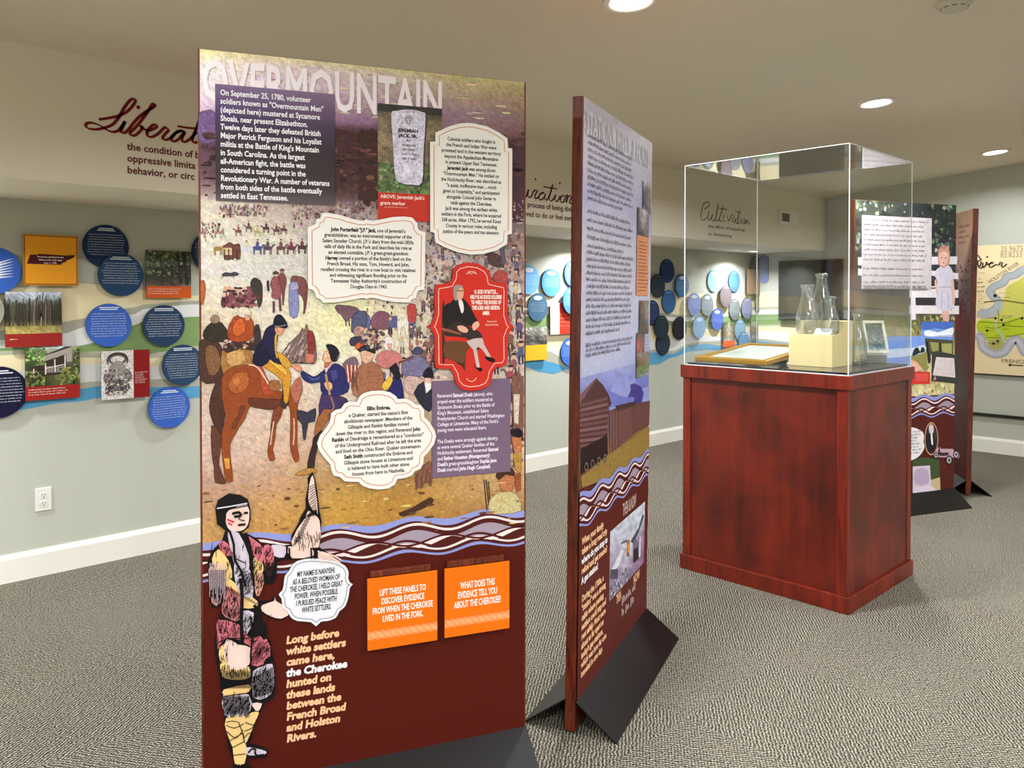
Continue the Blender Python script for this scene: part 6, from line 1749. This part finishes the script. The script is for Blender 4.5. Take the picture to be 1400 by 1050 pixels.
t2("THEN", 840.5, 826, 847, .05, CRM); t2("NOW", 864, 799, 872.5, .05, CRM)
ua, va = S2.uv(848.5, 826); dashes(m, S2, ua, va, S2.uv(867, 826)[0], va - .048, 2, .030, (206, 186, 186), .0056, rn, .12)
def slab(lines, y0, y1, cols, xr):
    u, va = S2.uv(793.5, y0); _, vb_ = S2.uv(793.5, y1)
    sp = (va - vb_) / (len(lines) - 1); W = max(twidth(l, 2) for l in lines) * sp * .95
    ux = S2.uv(xr, y0)[0]
    for i, l in enumerate(lines): text(m, S2, l, u, va - sp * i, sp * .95, cols[i], .0056, xs=(ux - u) / W, bold=2)
slab(["When your family", "takes a long road trip", "where do you stop to", "refuel and get snacks?", "A gas station!"], 745, 798, [CRM, CRM, WHT, CRM, WHT], 828.5)
slab(["During the 1700s, a", "\"station\" was a strong", "cabin where passing", "settlers could stay and", "rest safely. Most were", "about as far apart as", "today's gas stations,", "which was how far one", "traveled in one day."], 823, 925, [CRM, CRM, CRM, CRM, CRM, CRM, CRM, CRM, CRM], 827.5)
m.build('lettering', M_PRINT, rt2)

# ===== panel 3, beyond the case
a = at(1168.5, 272, 5.35); b = at(1307.5, 281.5, 5.68)
W3 = math.hypot(b.x - a.x, b.y - a.y); top3 = 2.104
rt3, S3 = panel('exhibit_panel', 'tall panel behind the glass case showing a girl in a pale dress by a fence', (a.x, a.y, 0), (b.x - a.x, b.y - a.y, 0), W3, top3)
m = MB()
rect(m, S3, E, B1 - .02, W3 - E, top3 - .0015, (82, 34, 28), .0006)
def V3(x, y): return S3.uv(x, y)[1]
gridart(m, S3, E, V3(1280, 540), W3 - E, top3 - .0015, [[(70, 80, 60), (60, 70, 60), (40, 44, 46), (50, 60, 48)], [(56, 50, 46), (50, 52, 56), (40, 44, 52), (40, 44, 44)], [(60, 46, 44), (60, 58, 60), (46, 46, 54), (40, 42, 50)], [(70, 56, 52), (66, 62, 60), (60, 56, 60), (54, 50, 54)], [(110, 110, 70), (150, 140, 96), (120, 116, 70), (110, 106, 66)], [(206, 196, 140), (214, 200, 150), (206, 190, 140), (206, 190, 140)], [(214, 200, 150), (216, 204, 156), (206, 192, 146), (206, 190, 140)]], .0009, 26, 40, .14, 61)
u9 = S3.uv(1245, 300)[0]
dabs(m, S3, E, V3(1280, 350), W3 - E, top3 - .003, 320, .022, [(96, 110, 84), (40, 44, 48), (150, 160, 140), (60, 70, 56), (30, 34, 40)], .0012, 62)
dabs(m, S3, E, V3(1280, 540), W3 - E, V3(1280, 500), 260, .016, [(226, 212, 160), (176, 160, 104), (206, 190, 130), (150, 134, 90)], .0012, 63)
dabs(m, S3, u9, V3(1280, 480), W3 - E, V3(1280, 430), 160, .016, [(96, 100, 56), (140, 140, 84), (66, 70, 44), (176, 170, 110)], .0012, 64)
k5 = (1150, 260, 5.25); _l[0] = 0
def p3(col, t, o_=k5, sm=0, off=.0016):
    _l[0] += 1
    P = S3.pts(t, *o_)
    if sm: P = smoothp(P, sm)
    poly(m, S3, P, col, off + _l[0] * .00003)
WR = (220, 212, 216)
p3(WR, "120,482 832,476 832,532 120,540"); p3(WR, "120,580 480,560 840,596 840,640 480,590 120,606"); p3(WR, "120,560 660,690 840,650 660,700 120,610")
p3(WR, "490,700 840,716 840,772 490,770"); p3(WR, "490,826 845,830 845,890 490,886"); p3(WR, "500,690 530,690 535,930 505,930")
p3((44, 44, 50), "535,775 665,775 665,825 540,825"); p3((44, 44, 50), "800,640 835,655 838,716 810,716"); p3((40, 40, 48), "810,772 845,775 845,828 815,828")
# text board over the photo
def r3(x0, x1, y0, y1, col, off):
    ua, va = S3.uv(x0, y0); ub, _ = S3.uv(x1, y0); _, vb_ = S3.uv(x0, y1)
    rect(m, S3, ua, vb_, ub, va, col, off); return ua, vb_, ub, va
ua, vb_, ub, va = r3(1178, 1273.5, 294, 395, (196, 186, 188), .0030)
rn = random.Random(66)
dashes(m, S3, ua + .015, va - .035, ub - .02, va - .30, 9, .014, (70, 62, 66), .0034, rn, .12)
dashes(m, S3, ua + .015, va - .36, ub - .02, va - .45, 3, .014, (76, 68, 72), .0034, rn, .1)
dashes(m, S3, ua + .015, va - .50, ub - .02, vb_ + .015, 5, .013, (84, 76, 80), .0034, rn, .1)
# girl
GD = (206, 198, 214)
p3((214, 168, 156), "725,860 770,855 772,940 745,940 730,930", sm=2)
p3((60, 50, 56), "705,850 800,850 790,860 715,862")
p3(GD, "712,548 750,540 780,548 805,600 810,640 785,655 800,740 808,850 690,858 680,760 690,660 672,620 675,580", sm=2)
p3((176, 168, 190), "700,690 790,690 792,700 700,702"); p3((180, 172, 194), "720,720 728,720 722,850 712,850"); p3((180, 172, 194), "760,720 768,720 775,850 765,850")
p3((220, 176, 160), "785,650 806,645 815,780 810,820 798,820 796,780", sm=2); p3((220, 176, 160), "672,640 685,660 690,740 680,730 670,680", sm=2)
p3((210, 160, 146), "715,520 740,520 745,555 718,555")
p3((190, 142, 120), "692,470 700,425 735,396 768,412 780,470 775,520 760,545 705,545 694,510", sm=2)
p3((222, 176, 160), "708,440 735,425 765,445 765,500 745,540 715,540 700,500", sm=2)
p3((196, 148, 124), "700,450 708,412 735,400 765,414 770,455 740,440 716,446", sm=2)
for t_ in ("714,482 726,482 726,488 714,488", "742,484 754,484 754,490 742,490"): p3((60, 44, 44), t_)
p3((170, 84, 84), "724,518 742,518 738,525 728,525")
p3((200, 110, 120), "715,405 750,405 745,425 715,420")
# postcards at the foot of the picture
k8 = (1240, 440, 10.5)
p3((112, 150, 214), "200,0 665,0 655,265 255,235 205,190", k8); p3((70, 104, 190), "200,0 665,0 662,70 560,110 400,90 260,120 205,110", k8)
p3((232, 236, 246), "250,130 330,120 420,150 520,130 655,80 655,180 560,200 400,210 255,200", k8, 2); p3((190, 180, 214), "420,195 650,190 650,215 430,212", k8)
p3((74, 72, 52), "258,235 655,265 660,490 350,460 290,560 290,420", k8); p3((150, 146, 84), "320,290 450,300 450,410 360,430", k8); p3((166, 160, 96), "490,310 640,310 640,460 500,430", k8); p3((50, 44, 36), "458,300 488,300 486,430 456,430", k8)
p3((30, 30, 30), "258,235 300,300 310,420 340,540 330,590 300,600 285,480", k8)
p3((54, 54, 50), "355,425 740,480 720,890 345,850", k8); p3((222, 206, 206), "415,505 672,522 690,800 365,765", k8)
for i in range(11): p3((180, 160, 166), "%d,%d %d,%d %d,%d %d,%d" % (412 - i * 4, 540 + i * 21, 668 + i, 552 + i * 21, 668 + i, 556 + i * 21, 412 - i * 4, 545 + i * 21), k8)
p3((200, 140, 150), "400,770 415,830 370,835", k8)
p3((120, 150, 216), "-400,215 250,200 290,690 90,700 -400,760", k8); p3((196, 210, 236), "-300,400 90,370 240,330 260,430 60,480 -300,520", k8, 2)
p3((34, 36, 34), "70,470 100,390 150,365 185,430 200,370 240,370 250,430 170,450 90,490", k8, 2); p3((140, 136, 72), "40,500 160,470 270,430 295,690 210,690 130,600 40,560", k8)
p3((222, 170, 150), "60,545 140,580 230,690 120,710 60,640", k8)
p3((206, 50, 44), "-300,720 325,715 325,890 -300,900", k8)
for i in range(5): p3((236, 130, 116), "120,%d 290,%d 290,%d 120,%d" % (755 + i * 22, 748 + i * 22, 753 + i * 22, 760 + i * 22), k8)
m.build('fence_picture_print', M_SOFT, rt3)
m = MB()
vt = V3(1280, 539); vb = V3(1280, 569)
rect(m, S3, E, B1 - .02, W3 - E, vb + (vt - vb) * .25, (82, 34, 28), .0040)
waves(m, S3, E, W3 - E, vb - .012, vt + .012, .0042, .21, 2.0)
# lower stickers
k9 = (1230, 560, 6.18)
def s3(col, t, off, sm=2):
    P = S3.pts(t, *k9)
    if sm: P = smoothp(P, sm)
    poly(m, S3, P, col, off)
s3((226, 220, 220), "20,170 105,150 150,165 185,185 200,225 195,270 205,310 190,350 160,390 110,420 40,415", .0060)
ua, va = S3.uv(1236, 592); ub = S3.uv(1259, 592)[0]; vb2 = V3(1236, 621); rn = random.Random(67)
dashes(m, S3, ua, va, ub, vb2, 8, .013, (70, 60, 66), .0064, rn, .3)
s3((66, 80, 50), "105,420 200,400 330,420 338,760 105,780", .0050, 0); s3((196, 176, 130), "105,640 335,570 342,745 105,780", .0052, 0)
s3((206, 190, 206), "105,480 250,470 262,640 105,660", .0054, 0); s3((180, 160, 184), "125,510 225,500 240,620 125,630", .0056); s3((216, 200, 216), "105,660 260,640 310,680 105,710", .0056, 0)
P = [S3.uv(1230 + (262 + 58 * math.cos(q)) / 6.18, 560 + (245 + 140 * math.sin(q)) / 6.18) for q in [i * math.pi / 14 for i in range(28)]]
poly(m, S3, P, (216, 150, 116), .0062)
P = [S3.uv(1230 + (262 + 52 * math.cos(q)) / 6.18, 560 + (245 + 130 * math.sin(q)) / 6.18) for q in [i * math.pi / 14 for i in range(28)]]
poly(m, S3, P, (60, 50, 54), .0064)
s3((206, 190, 190), "240,140 262,122 280,145 278,190 262,205 244,190", .0068); s3((40, 34, 38), "215,230 250,200 290,240 300,320 250,360 215,310", .0066); s3((226, 220, 220), "255,205 268,205 275,290 262,290", .0070)
s3((190, 150, 160), "300,340 330,310 345,330 440,330 450,350 480,345 495,375 490,410 450,405 330,400 290,405 280,380", .0072)
s3((60, 44, 50), "325,315 332,310 338,360 400,360 400,385 320,385", .0074)
for cx, cy, rx, ry in ((410, 425, 28, 40), (468, 378, 24, 36), (300, 385, 22, 28)):
    for kk, (q_, cc_) in enumerate(((1, (34, 28, 32)), (.72, (170, 160, 168)), (.3, (50, 40, 46)))):
        P = [S3.uv(1230 + (cx + rx * q_ * math.cos(z)) / 6.18, 560 + (cy + ry * q_ * math.sin(z)) / 6.18) for z in [i * math.pi / 9 for i in range(18)]]
        poly(m, S3, P, cc_, .0076 + kk * .0002)
m.build('lower_print', M_PRINT, rt3)

# ===== panel 4, edge on at the far right
c = at(1331, 284.5, 5.9)
LEAN4 = math.radians(1.0)
d4 = (RGT * .196 + FWD * .98).normalized()
u4 = -d4; n4 = u4.cross(Vector((0, 0, 1)))
W4 = .93; top4 = 2.105
near = Vector((c.x, c.y, 0)) + n4 * math.sin(LEAN4) * top4
# its face turns left, so its upper edge leans away from that face
rt4, S4 = panel('exhibit_panel', 'far right panel seen edge on with a tan printed face and dark wooden edge', near - u4 * W4, u4, W4, top4, -LEAN4)
m = MB()
gridart(m, S4, E, B1 - .02, W4 - E, top4 - .0015, [[(196, 160, 134), (190, 150, 124)], [(190, 156, 136), (186, 146, 122)], [(150, 120, 120), (170, 140, 130)], [(130, 90, 96), (140, 110, 116)], [(134, 40, 50), (120, 50, 54)], [(140, 44, 50), (110, 60, 56)], [(110, 100, 96), (96, 84, 80)], [(96, 50, 40), (90, 44, 36)], [(88, 34, 28), (88, 34, 28)], [(84, 32, 26), (84, 32, 26)]], .0009, 10, 30, .05, 71)
uN = W4 - .10
dabs(m, S4, W4 - .5, V3(1280, 430), W4 - .03, V3(1280, 350), 110, .02, [(84, 60, 60), (150, 120, 116), (60, 44, 48)], .0012, 72)
rect(m, S4, W4 - .55, 1.20, W4 - .18, 1.42, (150, 44, 52), .0016)
rn = random.Random(73); dashes(m, S4, W4 - .53, 1.40, W4 - .2, 1.22, 12, .007, (200, 120, 120), .0018, rn, .2)
m.build('face_print', M_PRINT, rt4)
m = MB()
P0_ = S4.uv(1313, 316)
for i, s in enumerate(["will Carter", "was born", "in Kentucky", "at Fork"]):
    v = S4.uv(1313, 312 + i * 7.2)[1]; ua = S4.uv(1312, 312)[0]
    dashes(m, S4, ua, v, S4.uv(1325.5 - (i % 2) * 3, 312)[0], v, 1, .022, (80, 50, 44), .0014, rn, 0)
m.build('lettering', M_PRINT, rt4)

for o_ in bpy.data.objects:
    if o_.type == 'MESH' and 'lettering' in o_.name: o_['kind'] = 'stuff'
    if '_base' in o_.keys(): del o_['_base']
